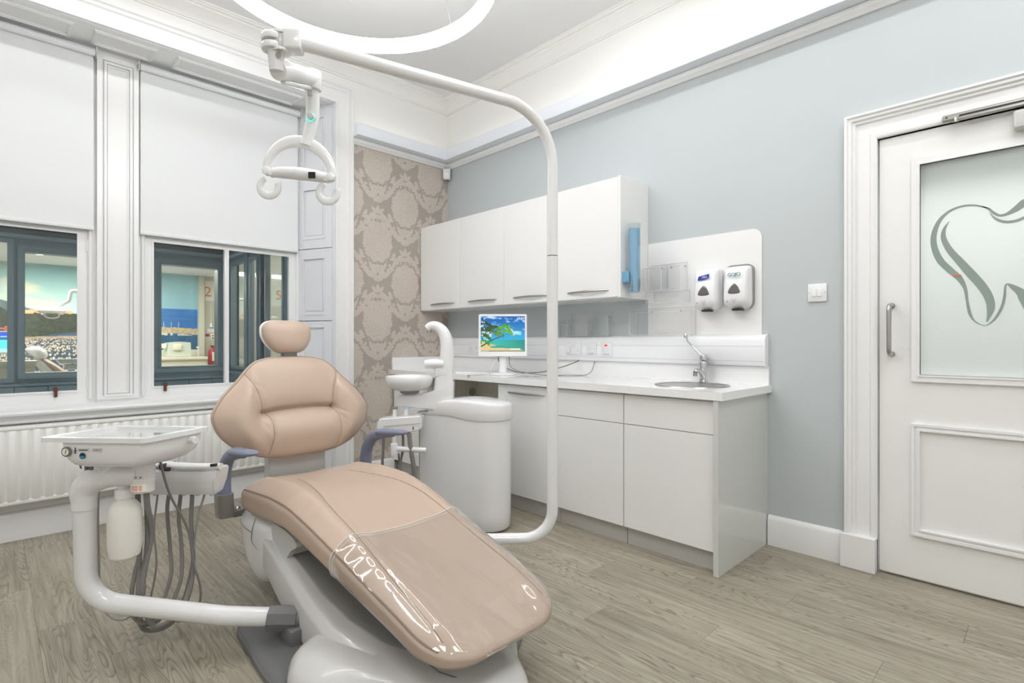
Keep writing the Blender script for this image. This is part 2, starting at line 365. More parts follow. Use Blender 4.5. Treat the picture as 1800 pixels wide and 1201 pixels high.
def mould_frame(bm, a0, b0, a1, b1, fn, t, out):
    """a raised two-step bead rectangle: out is the signed projection"""
    frame_bm(bm, a0, b0, a1, b1, 0.026, fn, t, t + out * 0.55)
    frame_bm(bm, a0 + .007, b0 + .007, a1 - .007, b1 - .007, 0.010, fn, t, t + out)
def cushion(bm, outline, c, front, back, fn, disp=None, nr=22, pw=2.6):
    """pillow from a closed outline of (u, w) about centre c; fn(u, w, t) maps, t>0 is the front"""
    n = len(outline); rings = []
    def ring(s, side):
        out = []
        for (u, w) in outline:
            uu, ww = c[0] + (u - c[0]) * s, c[1] + (w - c[1]) * s
            h = (1 - s ** pw) ** (1 / 2.2) if s < 1 else 0.0
            t = h * (front if side > 0 else -back)
            if side > 0 and disp: t += disp(uu, ww, s)
            out.append(bm.verts.new(fn(uu, ww, t)))
        return out
    S = [math.sin(k / nr * PI / 2) for k in range(nr + 1)]
    fr = [ring(s, 1) for s in S[1:]]; bk = [ring(s, -1) for s in S[1:-1]]
    c1 = bm.verts.new(fn(c[0], c[1], front + (disp(c[0], c[1], 0) if disp else 0))); c2 = bm.verts.new(fn(c[0], c[1], -back))
    for k in range(n):
        j = (k + 1) % n; bm.faces.new((c1, fr[0][k], fr[0][j])); bm.faces.new((c2, bk[0][j], bk[0][k]))
        for a, b in zip(fr, fr[1:]): bm.faces.new((a[k], b[k], b[j], a[j]))
        for a, b in zip(bk, bk[1:]): bm.faces.new((a[j], b[j], b[k], a[k]))
        bm.faces.new((fr[-1][k], bk[-1][k], bk[-1][j], fr[-1][j]))
def closed_spline(pts, sub=6):
    P = [Vector((p[0], p[1], 0)) for p in pts]; n = len(P); out = []
    for i in range(n):
        p0, p1, p2, p3 = P[i - 1], P[i], P[(i + 1) % n], P[(i + 2) % n]
        for k in range(sub):
            t = k / sub; v = 0.5 * ((2 * p1) + (p2 - p0) * t + (2 * p0 - 5 * p1 + 4 * p2 - p3) * t * t + (3 * p1 - p0 - 3 * p2 + p3) * t ** 3); out.append((v.x, v.y))
    return out
def seg_dist(px, py, pl):
    best = 1e9
    for (ax, ay), (bx, by) in zip(pl, pl[1:]):
        dx, dy = bx - ax, by - ay; t = max(0, min(1, ((px - ax) * dx + (py - ay) * dy) / (dx * dx + dy * dy))); best = min(best, math.hypot(px - ax - t * dx, py - ay - t * dy))
    return best
def text(body, size, loc, right, up, m, parent, ext=0.0004, name='lettering', align='CENTER', shear=0.0, label=None):
    cu = bpy.data.curves.new(name, 'FONT'); cu.body = body; cu.size = size; cu.extrude = ext; cu.align_x = align; cu.align_y = 'CENTER'; cu.shear = shear
    cu.resolution_u = 3
    cu.materials.append(m); o = bpy.data.objects.new(name, cu); C.objects.link(o)
    r = Vector(right).normalized(); u = Vector(up).normalized(); n = r.cross(u)
    mt = Matrix((r, u, n)).transposed().to_4x4(); mt.translation = Vector(loc) - (ORG[parent] if parent is not None else Vector())
    o.matrix_world = mt
    bpy.context.view_layer.update()
    me = bpy.data.meshes.new_from_object(o); o2 = bpy.data.objects.new(name, me); C.objects.link(o2); o2.matrix_world = mt; bpy.data.objects.remove(o); o = o2
    if parent is not None: o.parent = parent
    ORG[o] = Vector(loc)
    if label: o['label'] = label
    return o
def painted(name, p0, uv, vv, nu, nv, fn, m, parent=None, label=None):
    """a flat printed sheet: grid p0 + u*uv + v*vv whose face-corner paint comes from fn(U, V) -> sRGB 0..1"""
    p0 = Vector(p0); uv = Vector(uv); vv = Vector(vv)
    org = ORG[parent] if parent is not None else p0
    gu, gv = np.meshgrid(np.arange(nu + 1) / nu, np.arange(nv + 1) / nv)
    co = np.array(p0 - org)[None, None, :] + gu[..., None] * np.array(uv) + gv[..., None] * np.array(vv)
    i = np.arange(nu)[None, :] + (np.arange(nv) * (nu + 1))[:, None]
    faces = np.stack([i, i + 1, i + nu + 2, i + nu + 1], -1).reshape(-1, 4)
    me = bpy.data.meshes.new(name); me.vertices.add(co.size // 3); me.vertices.foreach_set('co', co.reshape(-1))
    me.loops.add(faces.size); me.loops.foreach_set('vertex_index', faces.reshape(-1).astype(np.int32))
    me.polygons.add(len(faces)); me.polygons.foreach_set('loop_start', (np.arange(len(faces)) * 4).astype(np.int32)); me.update(calc_edges=True)
    col = np.clip(fn(gu, gv), 0, 1); lin = np.where(col <= 0.04045, col / 12.92, ((col + 0.055) / 1.055) ** 2.4)
    at = me.color_attributes.new('paint', 'FLOAT_COLOR', 'POINT')
    at.data.foreach_set('color', np.concatenate([lin, np.ones(lin.shape[:2] + (1,))], -1).astype(np.float32).reshape(-1))
    me.materials.append(m); o = bpy.data.objects.new(name, me); C.objects.link(o)
    if parent is not None: o.parent = parent
    else: o.location = org
    ORG[o] = org
    if label: o['label'] = label
    return o
rng = np.random.RandomState(3)
LAT = rng.rand(256, 256)
def vnoise(x, y):
    xi = np.floor(x).astype(int); yi = np.floor(y).astype(int); fx = x - xi; fy = y - yi
    fx = fx * fx * (3 - 2 * fx); fy = fy * fy * (3 - 2 * fy); a = LAT[xi % 256, yi % 256]; b = LAT[(xi + 1) % 256, yi % 256]; c = LAT[xi % 256, (yi + 1) % 256]; d = LAT[(xi + 1) % 256, (yi + 1) % 256]
    return (a * (1 - fx) + b * fx) * (1 - fy) + (c * (1 - fx) + d * fx) * fy
def fbm(x, y, o=4):
    s = 0; a = .5; t = 0
    for k in range(o): s = s + a * vnoise(x * 2 ** k + 17 * k, y * 2 ** k + 31 * k); t += a; a *= .5
    return s / t
def sst(x, a, b): t = np.clip((x - a) / (b - a), 0, 1); return t * t * (3 - 2 * t)
# ================================================================ THE SETTING
XL, YB, H = -5.3, -5.9, 3.5      # left wall, rear wall, ceiling
def S(o, label):
    o['kind'] = 'structure'; o['label'] = label; return o

# floor: base slab and separate planks running towards the window wall
bm = B(); box(bm, (XL - .1, YB - .1, -.12), (.14, .34, -.004)); floor = S(struct('floor', bm, mat('floor_base', srgb(110, 100, 88), .6), flat=True), 'grey brown oak-look plank floor of the surgery')
PW, PL = 0.184, 1.22
bm = B(); box(bm, (0, 0, -.005), (PW - .0006, PL - .0007, 0), .0004, 1); bmesh.ops.translate(bm, verts=bm.verts, vec=-Vector((0, 0, 0)))
pme = bpy.data.meshes.new('plank'); bm.to_mesh(pme); bm.free(); pme.materials.append(M['floor'])
offs = [0, .44, .83, .2, .61, 1.02, .33, .75, .1, .52, .94]
nx = int(abs(XL) / PW) + 1
for i in range(nx):
    x0 = -PW * (i + 1) + .03
    if x0 < -5.0 + .0: continue
    y0 = .09 + offs[i % len(offs)] - PL
    if i == 0: pass
    while y0 > YB - PL:
        if y0 + PL > -5.4 and y0 < .07:
            o = bpy.data.objects.new('plank', pme); C.objects.link(o); o.parent = floor; o.location = Vector((x0, y0, 0)) - ORG[floor]
        y0 -= PL

bm = B(); box(bm, (XL - .1, YB - .1, H), (.14, .5, H + .1)); S(struct('ceiling', bm, M['ceiling'], flat=True), 'plain white ceiling of the surgery')
# right wall with the doorway
DY0, DY1, DZ = -3.577, -4.53, 2.205
bm = B(); plate(bm, [(.12, 0), (.12, 2.885), (YB - .1, 2.885), (YB - .1, 0), (DY1, 0), (DY1, DZ), (DY0, DZ), (DY0, 0)], [], YZ, 0, .14)
wall_right = S(struct('wall_right', bm, M['wall_blue'], flat=True), 'pale blue-grey painted wall with the cabinets and the door')
bm = B(); box(bm, (-.002, YB - .1, 2.885), (.14, .12, H)); struct('frieze', bm, M['frieze'], wall_right, flat=True, label='cream white band above the picture rail')
# rear and left walls (behind the camera)
bm = B(); box(bm, (XL - .1, YB - .1, 0), (.14, YB, H)); S(struct('wall_rear', bm, M['frieze'], flat=True), 'plain wall behind the viewer')
bm = B(); box(bm, (XL - .1, YB, 0), (XL, .12, H)); S(struct('wall_left', bm, M['frieze'], flat=True), 'plain wall at the far left')
# window wall: tall recess
RX0, RX1, RZ = -4.03, -1.183, 3.165
bm = B(); plate(bm, [(XL, 0), (RX0, 0), (RX0, RZ), (RX1, RZ), (RX1, 0), (.12, 0), (.12, H), (XL, H)], [], XZ, 0, .12)
wall_back = S(struct('wall_back', bm, M['frieze'], flat=True), 'window wall with the tall white recess and damask wallpaper')

# damask wallpaper strip
def damask(U, V):
    X = -1.035 + U * 1.035; Z = V * 2.88
    TX, TZ = .568, .700
    wob = (fbm(X * 75, Z * 75, 2) - .5) * .007
    fg = np.zeros(X.shape, bool); line = np.zeros(X.shape, bool)
    def leaf(dx, dz, x0, z0, x1, z1, w, lob=5):
        # serrated leaf from (x0, z0) to its tip (x1, z1)
        L_ = math.hypot(x1 - x0, z1 - z0); cx, cz = (x1 - x0) / L_, (z1 - z0) / L_
        t = ((dx - x0) * cx + (dz - z0) * cz) / L_; s = np.abs(-(dx - x0) * cz + (dz - z0) * cx)
        tt = np.clip(t, 0, 1); hw = w * np.sin(PI * np.clip(.12 + .88 * tt, 0, 1)) ** .7 * (1 - .30 * np.abs(np.sin(lob * PI * tt)) ** .5 + .12)
        m = (t > 0) & (t < 1) & (s < hw + wob); ln = m & ((s < .0013) | (np.abs(s - hw * .55) < .0011) & (np.sin(tt * lob * 2 * PI) > 0))
        return m, ln
    parts = [(.004, -.335, .070, -.262, .026, 4), (.040, -.318, .125, -.262, .026, 4), (.085, -.290, .165, -.205, .026, 4), (.120, -.262, .215, -.245, .024, 4), (.150, -.215, .215, -.140, .026, 4),
             (.175, -.215, .268, -.180, .024, 4), (.190, -.160, .262, -.095, .026, 4), (.030, -.300, .012, -.215, .020, 3),
             (.0, -.275, .086, -.175, .040, 5), (.010, -.245, .020, -.125, .026, 4), (.060, -.165, .118, -.118, .028, 4), (.110, -.120, .176, -.150, .026, 4), (.050, -.125, .105, -.092, .020, 3), (.150, -.130, .178, -.085, .018, 3), (.0, .120, .0, .235, .020, 4), (.0, .245, .0, .325, .020, 3), (.008, .25, .062, .300, .018, 3), (.012, .125, .052, .195, .018, 3), (.0, -.350, .055, -.318, .016, 2), (.180, -.180, .160, -.110, .020, 3), (.215, -.150, .284, -.120, .020, 3)]
    for (ox, oz) in ((-.778, 1.364), (-.494, 1.714)):
        dx = np.abs((X - ox + TX / 2) % TX - TX / 2); dz = (Z - oz + TZ / 2) % TZ - TZ / 2
        for sh in (0, TZ, -TZ):
            for (x0, z0, x1, z1, w, lb) in parts:
                if sh > 0 and z0 > -.20: continue
                if sh < 0: continue
                m, ln = leaf(dx, dz - sh, x0, z0, x1, z1, w, lb); line = (line & ~m) | ln; fg |= m
        # flame-shaped rosette built of rows of petals
        zz = dz + .010; th = np.arctan2(zz * .78, dx * .86); r = np.hypot(dx * .86, zz * .78)
        env = .112 * (1 + .10 * np.sin(th) ** 2) * (1 + .10 * np.abs(np.sin(5.5 * (th + PI / 2))) + .07 * np.abs(np.sin(16.5 * (th + PI / 2))))
        fg &= ~(r < env * 1.13 + wob); m = r < env + wob; fg |= m; line &= ~m
        for q, k in ((.86, 7), (.66, 6), (.46, 5), (.27, 4)):
            e2 = env * q * (1 + .13 * np.abs(np.sin(k * (th + PI / 2) + q * 9))); line |= m & (np.abs(r - e2 + wob * .5) < .0015)
        line |= m & (np.abs(np.sin(8 * (th + PI / 2))) < .055) & (r > .05)
        for (cx, cz, rr) in ((0, .148, .018), (.020, .138, .015), (.0, .172, .011)):
            d = np.hypot(dx - cx, dz - cz); mm = d < rr + wob; fg |= mm; line |= mm & (np.abs(d - rr * .5) < .0012)
        for (cx, cz, rr) in ((.120, -.205, .015), (.100, -.245, .013), (.205, -.275, .013), (.235, -.135, .013)):
            d = np.hypot(dx - cx, dz - cz); mm = d < rr + wob; fg |= mm; line |= mm & (np.abs(d - rr * .5) < .0012)
    n = fbm(X * 300, Z * 90, 2) * .05 + fbm(X * 7, Z * 7, 3) * .03
    k = (fg * (1 - .50 * (line & fg)))[..., None].astype(float)
    a = np.array([.655, .618, .584]); b = np.array([.775, .736, .696])
    return a * (1 - k) + b * k + (n - .04)[..., None]
wp = painted('wallpaper', (-1.035, -.0015, 0), (1.035, 0, 0), (0, 0, 2.88), 340, 940, damask, attr_mat('damask_wallpaper', .42, bump=True), wall_back, 'taupe wallpaper with a raised damask pattern')

# recess lining: reveals, soffit, apron, sill
bm = B()
plate(bm, [(RX1 - .002, .002), (RX1 + .14, .002), (RX1 + .14, .42), (-1.335, .42), (-1.335, .36)], [], XY, 0, RZ + .02)
plate(bm, [(RX0 + .002, .002), (RX0 - .14, .002), (RX0 - .14, .42), (-3.878, .42), (-3.878, .36)], [], XY, 0, RZ + .02)
struct('window_reveal', bm, M['shutter'], wall_back)
bm = B(); box(bm, (RX0 - .1, .003, RZ - .003), (RX1 + .1, .5, RZ + .08)); sof = struct('soffit', bm, M['trim'], wall_back, flat=True)
ZY = lambda a, b, t: Vector((a, b, t))
for a0, a1 in ((-3.84, -2.86), (-2.76, -2.42), (-2.30, -1.42)):
    bm = B(); mould_frame(bm, a0, .06, a1, .27, ZY, RZ - .003, -.014); struct('panel_moulding', bm, M['trim'], sof)
bm = B(); box(bm, (RX0, .095, 0), (RX1 + .1, .42, .734)); S(struct('trim_6', bm, M['trim'], flat=True), 'white panel below the window sill, behind the radiator')
bm = B(); extrude_profile(bm, [(0, 0), (.05, 0), (.062, .006), (.066, .016), (.062, .026), (.0, .03)], (RX0, .115, .732), (RX1 - .01, .115, .732), (0, -1, 0))
box(bm, (RX0, .1, .735), (RX1 + .08, .42, .762)); S(struct('trim_7', bm, M['trim']), 'long white window sill')
bm = B(); extrude_profile(bm, [(0, 0), (.012, 0), (.03, .012), (.034, .022), (0, .026)], (RX0, .095, .682), (-1.19, .095, .682), (0, -1, 0)); S(struct('trim_8', bm, M['trim']), 'thin white moulding between sill and radiator')
# architrave round the recess
def architrave(bm, a0, z1, a1, w, fn_out, floor_z=0.0):
    pass
arc = [(0, 0), (.030, 0), (.030, .018), (.022, .024), (.022, .100), (.034, .108), (.034, .116), (.026, .122), (.026, .130), (.042, .138), (.042, .153), (0, .153)]
# profile coordinates: (projection, distance from opening edge)
bm = B()
def arch_leg(bm, x, sgn, z0, z1, y=0.0):
    lo = [bm.verts.new((x + sgn * d, y - p, z0)) for p, d in arc]; hi = [bm.verts.new((x + sgn * d, y - p, z1 + d)) for p, d in arc]
    n = len(arc)
    for i in range(n): bm.faces.new((lo[i], lo[(i + 1) % n], hi[(i + 1) % n], hi[i]))
    bm.faces.new(lo); return hi
h1 = arch_leg(bm, RX1, 1, 0, RZ); h0 = arch_leg(bm, RX0, -1, 0, RZ)
for i in range(len(arc)): bm.faces.new((h0[i], h0[(i + 1) % len(arc)], h1[(i + 1) % len(arc)], h1[i]))
S(struct('trim_1', bm, M['trim']), 'moulded white architrave around the window recess')
# skirting boards
sk = [(0, 0), (.020, 0), (.020, .145), (.016, .158), (.008, .168), (0, .172)]
bm = B(); extrude_profile(bm, sk, (RX0, .095, 0), (-1.20, .095, 0), (0, -1, 0)); S(struct('baseboard_back', bm, M['trim']), 'tall white skirting board under the radiator')
bm = B(); extrude_profile(bm, [(0, 0), (.018, 0), (.018, .10), (.010, .118), (0, .122)], (-1.03, -.002, 0), (-.62, -.002, 0), (0, -1, 0)); S(struct('baseboard_back', bm, M['trim']), 'short white skirting board below the damask wallpaper')
bm = B(); extrude_profile(bm, sk, (-.0005, -3.045, 0), (-.0005, -3.417, 0), (-1, 0, 0)); S(struct('baseboard_right', bm, M['trim']), 'short white skirting board between cabinets and door frame')
bm = B(); extrude_profile(bm, sk, (-.0005, -4.70, 0), (-.0005, YB, 0), (-1, 0, 0)); S(struct('baseboard_right', bm, M['trim']), 'white skirting board beyond the door')
bm = B(); extrude_profile(bm, sk, (XL, -.0005, 0), (-4.19, -.0005, 0), (0, -1, 0)); S(struct('baseboard_left', bm, M['trim']), 'white skirting board left of the window recess')
# cornice
cor = [(0, 0), (.012, 0), (.012, .012), (.022, .014), (.028, .022), (.045, .040), (.070, .058), (.098, .068), (.106, .070), (.106, .080), (.128, .082), (.135, .088), (.150, .088), (.150, .097), (0, .097)]
bm = B(); extrude_profile(bm, cor, (0, 0, 3.403), (0, YB, 3.403), (-1, 0, 0), m0=1.0)
extrude_profile(bm, cor, (0, 0, 3.403), (XL, 0, 3.403), (0, -1, 0), m0=1.0)
S(struct('trim_2', bm, M['frieze']), 'moulded plaster cornice round the ceiling')
# picture rail and light box
rail = [(0, 0), (.014, 0), (.020, .010), (.034, .022), (.036, .040), (.030, .052), (0, .052)]
bm = B(); extrude_profile(bm, rail, (0, 0, 2.864), (0, YB, 2.864), (-1, 0, 0), m0=1.0); extrude_profile(bm, rail, (0, 0, 2.864), (-1.029, 0, 2.864), (0, -1, 0), m0=1.0)
S(struct('trim_3', bm, M['trim']), 'white picture rail under the light box')
def light_box(name, lo, hi, label, ends):
    t = thing(name, label, 'light box', ((lo[0] + hi[0]) / 2, (lo[1] + hi[1]) / 2, lo[2]))
    bm = B(); box(bm, lo, hi, .003, 1); obj('casing', bm, M['box'], t)
    return t
light_box('lighting_box', (-.112, -4.02 + .003, 2.918), (-.0, -.113, 3.018), 'long pale blue-white lighting box along the top of the blue-grey wall', 1)
light_box('lighting_box', (-.112, YB + .01, 2.918), (-.0, -4.023, 3.018), 'pale blue-white lighting box continuing past the joint above the door', 1)
light_box('lighting_box', (-1.029, -.112, 2.918), (-.0, -.0, 3.018), 'short pale blue-white lighting box above the damask wallpaper', 1)

# ---------------------------------------------------------------- shutter leaf on the right reveal
t = thing('window_shutter', 'pale grey panelled folding shutter in the right reveal of the recess', 'shutter', (-1.26, .18, 0))
a = Vector((RX1 - .006, .012, 0)); b = Vector((-1.338, .352, 0)); dv = (b - a).normalized(); nv = Vector((-dv.y, dv.x, 0)); nv = nv if nv.x < 0 else -nv; Ls = (b - a).length
SH = lambda u, w, tt: a + dv * u + nv * tt + Vector((0, 0, w))
pans = [(.16, .70), (.86, 1.305), (1.40, 1.885), (2.04, 2.47), (2.55, 3.07)]
for z0, z1 in ((.03, .775), (.79, 1.345), (1.352, 1.955), (1.962, 3.13)):
    hs = [rrect(.065, p0, Ls - .065, p1) for p0, p1 in pans if p0 > z0 and p1 < z1]
    bm = B(); plate(bm, rrect(.002, z0, Ls - .002, z1), hs, SH, .001, .020); obj('frame', bm, M['shutter'], t)
for p0, p1 in pans:
    bm = B(); plate(bm, rrect(.066, p0 + .001, Ls - .066, p1 - .001), [], SH, .001, .009)
    frame_bm(bm, .064, p0 - .001, Ls - .064, p1 + .001, .014, SH, .010, .024)
    plate(bm, rrect(.100, p0 + .034, Ls - .100, p1 - .034), [], SH, .009, .014); obj('panel', bm, M['shutter'], t)

# ---------------------------------------------------------------- windows
bm = B()   # head and side linings the windows sit in
GW = [(-3.79, -2.817), (-2.397, -1.417)]
plate(bm, rrect(-3.90, .762, -1.31, RZ), [rrect(-3.84, .79, -2.769, 3.07), rrect(-2.445, .79, -1.372, 3.07)], XZ, .345, .42)
struct('window_lining', bm, M['trim'], wall_back)
bm = B()   # pillar between the windows
box(bm, (-2.722, .318, .762), (-2.488, .346, 3.12))
frame_bm(bm, -2.722, .78, -2.488, 3.12, .030, XZ, .318, .306); frame_bm(bm, -2.684, .80, -2.526, 3.08, .014, XZ, .318, .300); frame_bm(bm, -2.664, .82, -2.546, 3.06, .008, XZ, .318, .310)
S(struct('trim_4', bm, M['trim']), 'white panelled pillar between the two windows')
def window(n, xa, xb, mull, label):
    t = bpy.data.objects.new('window_%d' % n, None); C.objects.link(t); t.location = ((xa + xb) / 2, .36, .79); ORG[t] = Vector(t.location); S(t, label)
    bm = B(); plate(bm, rrect(xa - .048, .79, xb + .048, 1.985), [rrect(xa, .845, xb, 1.90)], XZ, .352, .392)
    frame_bm(bm, xa - .006, .839, xb + .006, 1.906, .012, XZ, .352, .346); obj('casement_frame', bm, M['trim'], t)
    bm = B(); plate(bm, rrect(xa - .048, 1.985, xb + .048, 3.07), [rrect(xa, 2.05, xb, 3.02)], XZ, .352, .392); obj('upper_frame', bm, M['trim'], t)
    if mull:
        bm = B(); box(bm, (mull - .016, .346, .845), (mull + .016, .39, 1.90), .004, 2); box(bm, (mull - .006, .338, .845), (mull + .006, .35, 1.90)); obj('mullion', bm, M['trim'], t)
    xs = [xa, mull, xb] if mull else [xa, xb]
    for p, q in zip(xs, xs[1:]):
        bm = B(); box(bm, (p + .004, .368, .849), (q - .004, .372, 1.896)); obj('pane', bm, M['glass'], t, flat=True)
    bm = B(); box(bm, (xa + .004, .368, 2.054), (xb - .004, .372, 3.016)); obj('pane', bm, M['glass'], t, flat=True)
    # beads along the jambs
    for xx in (xa - .062, xb + .062):
        bm = B(); tube(bm, [(xx, .338, .79), (xx, .338, 3.07)], .011, 10); obj('jamb_bead', bm, M['trim'], t)
    # latch on the bottom rail
    lx = xb - .115 if n == 1 else xa + .075
    bm = B(); box(bm, (lx - .009, .334, .812), (lx + .009, .353, .868), .003, 1); box(bm, (lx - .013, .326, .850), (lx + .013, .345, .872), .004, 1); cyl(bm, (lx, .332, .866), .008, .014, n=10); obj('latch', bm, M['rust'], t, label='rusty brown window latch')
    for hz in (.90, 1.82):
        hx = xb + .049 if n == 1 else xb + .045
        bm = B(); cyl(bm, (hx, .346, hz - .04), .006, .08, n=10); box(bm, (hx - .010, .348, hz - .035), (hx + .010, .353, hz + .035)); obj('hinge', bm, M['trim'], t)
    return t
window(1, GW[0][0], GW[0][1], None, 'left white window with one wide pane below the blind')
window(2, GW[1][0], GW[1][1], -1.906, 'right white window with a slim glazing bar')

# ---------------------------------------------------------------- roller blinds
def blind(x0, x1, zb, label, side):
    t = thing('roller_blind', label, 'blind', ((x0 + x1) / 2, .30, zb), 'white roller blinds')
    bm = B(); tube(bm, [(x0 + .004, .290, 3.108), (x1 - .004, .290, 3.108)], .023, 20); obj('tube', bm, M['blind'], t)
    bm = B(); box(bm, (x0 + .010, .310, zb + .012), (x1 - .010, .3125, 3.108)); obj('fabric', bm, M['blind'], t, flat=True)
    bm = B(); box(bm, (x0 + .008, .304, zb), (x1 - .008, .318, zb + .026), .005, 2); obj('hem_bar', bm, M['blind'], t)
    for xx in (x0 - .004, x1 + .002):
        bm = B(); box(bm, (xx - .002, .262, 3.078), (xx + .002, .318, 3.142), .001, 1); obj('bracket', bm, M['plastic'], t)
        bm = B(); cyl(bm, (xx - .006, .290, 3.108), .014, .012, (1, 0, 0), 14); obj('bracket_pin', bm, M['steel'], t)
    if side:
        xx = x1 + .012
        pts = [(xx, .285, 3.10), (xx, .285, 2.2), (xx + .001, .287, 1.75), (xx + .010, .291, 1.685), (xx + .02, .296, 1.70), (xx + .022, .298, 1.8), (xx + .014, .298, 2.4), (xx + .006, .298, 3.10)]
        bm = B(); tube(bm, smooth_path(pts), .0022, 6); obj('chain', bm, M['plastic'], t)
blind(-3.852, -2.730, 1.922, 'white roller blind drawn over the upper part of the left window', False)
blind(-2.488, -1.352, 1.932, 'white roller blind drawn over the upper part of the window behind the chair', True)

# ---------------------------------------------------------------- radiator
t = thing('radiator', 'long white panel radiator under the windows', 'radiator', (-2.7, .01, .20))
bm = B(); x0, x1, zb, zt = -3.95, -1.50, .262, .650; per = .0535; prof = []
x = x0 + .03
prof.append((x0, 0))
while x + per < x1 - .02:
    prof += [(x, 0), (x + .010, .012), (x + .016, .014), (x + per - .020, .014), (x + per - .014, .012), (x + per - .004, 0)]; x += per
prof.append((x1, 0))
lo = [bm.verts.new((p, -.022 - q, zb)) for p, q in prof]; hi = [bm.verts.new((p, -.022 - q, zt)) for p, q in prof]
lo2 = [bm.verts.new((p, -.018, zb - .022)) for p, q in prof]; hi2 = [bm.verts.new((p, -.018, zt + .02)) for p, q in prof]
for i in range(len(prof) - 1):
    bm.faces.new((lo[i], lo[i + 1], hi[i + 1], hi[i])); bm.faces.new((lo2[i], lo2[i + 1], lo[i + 1], lo[i])); bm.faces.new((hi[i], hi[i + 1], hi2[i + 1], hi2[i]))
obj('ribbed_panel', bm, M['rad'], t, angle=50)
bm = B(); box(bm, (x0 - .008, -.030, zt + .012), (x1 + .008, .065, zt + .030), .004, 2); obj('top_grille', bm, M['rad'], t)
bm = B(); box(bm, (x0 - .002, -.030, zb - .028), (x1 + .002, -.012, zb - .004), .006, 2); obj('bottom_edge', bm, M['rad'], t)
bm = B(); box(bm, (x0 + .004, -.013, zb), (x1 - .004, .04, zt + .01)); obj('back_panel', bm, M['rad'], t, flat=True)
for xx in (x0 - .004, x1 + .004):
    bm = B(); box(bm, (xx - .004, -.028, zb - .02), (xx + .004, .055, zt + .026), .003, 1); obj('end_panel', bm, M['rad'], t)
for xx in (x0 + .3, x1 - .3, -2.72):
    bm = B(); box(bm, (xx - .015, .035, zb + .02), (xx + .015, .096, zt - .05)); obj('wall_bracket', bm, M['rad'], t)

# ---------------------------------------------------------------- door, frame, closer
bm = B()
def dleg(bm, y, sgn, z0, z1):
    prof = [(0, 0), (.016, 0), (.022, .010), (.022, .026), (.012, .034), (.012, .088), (.024, .094), (.024, .104), (.036, .110), (.036, .122), (.046, .128), (.046, .139), (0, .139)]
    lo = [bm.verts.new((-p, y + sgn * d, z0)) for p, d in prof]; hi = [bm.verts.new((-p, y + sgn * d, z1 + d)) for p, d in prof]; n = len(prof)
    for i in range(n): bm.faces.new((lo[i], lo[(i + 1) % n], hi[(i + 1) % n], hi[i]))
    bm.faces.new(lo); return hi
h1 = dleg(bm, DY0, 1, .172, DZ); h0 = dleg(bm, DY1, -1, .172, DZ)
for i in range(len(h0)): bm.faces.new((h0[i], h0[(i + 1) % len(h0)], h1[(i + 1) % len(h0)], h1[i]))
box(bm, (-.052, DY0 + .002, 0), (0, DY0 + .158, .176), .003, 1); box(bm, (-.052, DY1 - .158, 0), (0, DY1 - .002, .176), .003, 1)
box(bm, (.0, DY0, 0), (.12, DY0 + .012, DZ + .01)); box(bm, (.0, DY1 - .012, 0), (.12, DY1, DZ + .01)); box(bm, (.0, DY1, DZ), (.12, DY0, DZ + .012))
S(struct('trim_5', bm, M['trim']), 'moulded white door frame with plinth blocks')
t = bpy.data.objects.new('door_1', None); C.objects.link(t); t.location = (.03, -4.05, .01); ORG[t] = Vector(t.location); S(t, 'white panelled door with a large frosted tooth-etched pane')
GY0, GY1, GZ0, GZ1 = -3.747, -4.345, 1.010, 2.037
bm = B(); plate(bm, rrect(DY1 + .004, .016, DY0 - .006, DZ - .006), [rrect(GY1, GZ0, GY0, GZ1)], YZ, .006, .050); obj('door_leaf', bm, M['door'], t)
bm = B(); frame_bm(bm, GY1 - .031, GZ0 - .031, GY0 + .031, GZ1 + .034, .034, YZ, .006, -.008); frame_bm(bm, GY1 - .006, GZ0 - .006, GY0 + .006, GZ1 + .006, .009, YZ, .010, -.012); obj('glazing_bead', bm, M['trim'], t)
bm = B(); frame_bm(bm, GY1, GZ0, GY0, GZ1, .004, YZ, .0085, -.004); obj('rubber_gasket', bm, M['dark'], t)
bm = B(); box(bm, (.014, GY1, GZ0), (.020, GY0, GZ1)); pane = obj('pane', bm, M['frost'], t, flat=True, label='frosted glass pane')
for (a, b, w, pr) in ((-3.716, .774, .034, .012),):
    bm = B(); frame_bm(bm, -4.376, .227, a, b, .012, YZ, .006, -.012); frame_bm(bm, -4.366, .237, a - .010, b - .010, .016, YZ, .006, -.006); frame_bm(bm, -4.350, .253, a - .026, b - .026, .008, YZ, .006, -.012); obj('panel_moulding', bm, M['trim'], t)
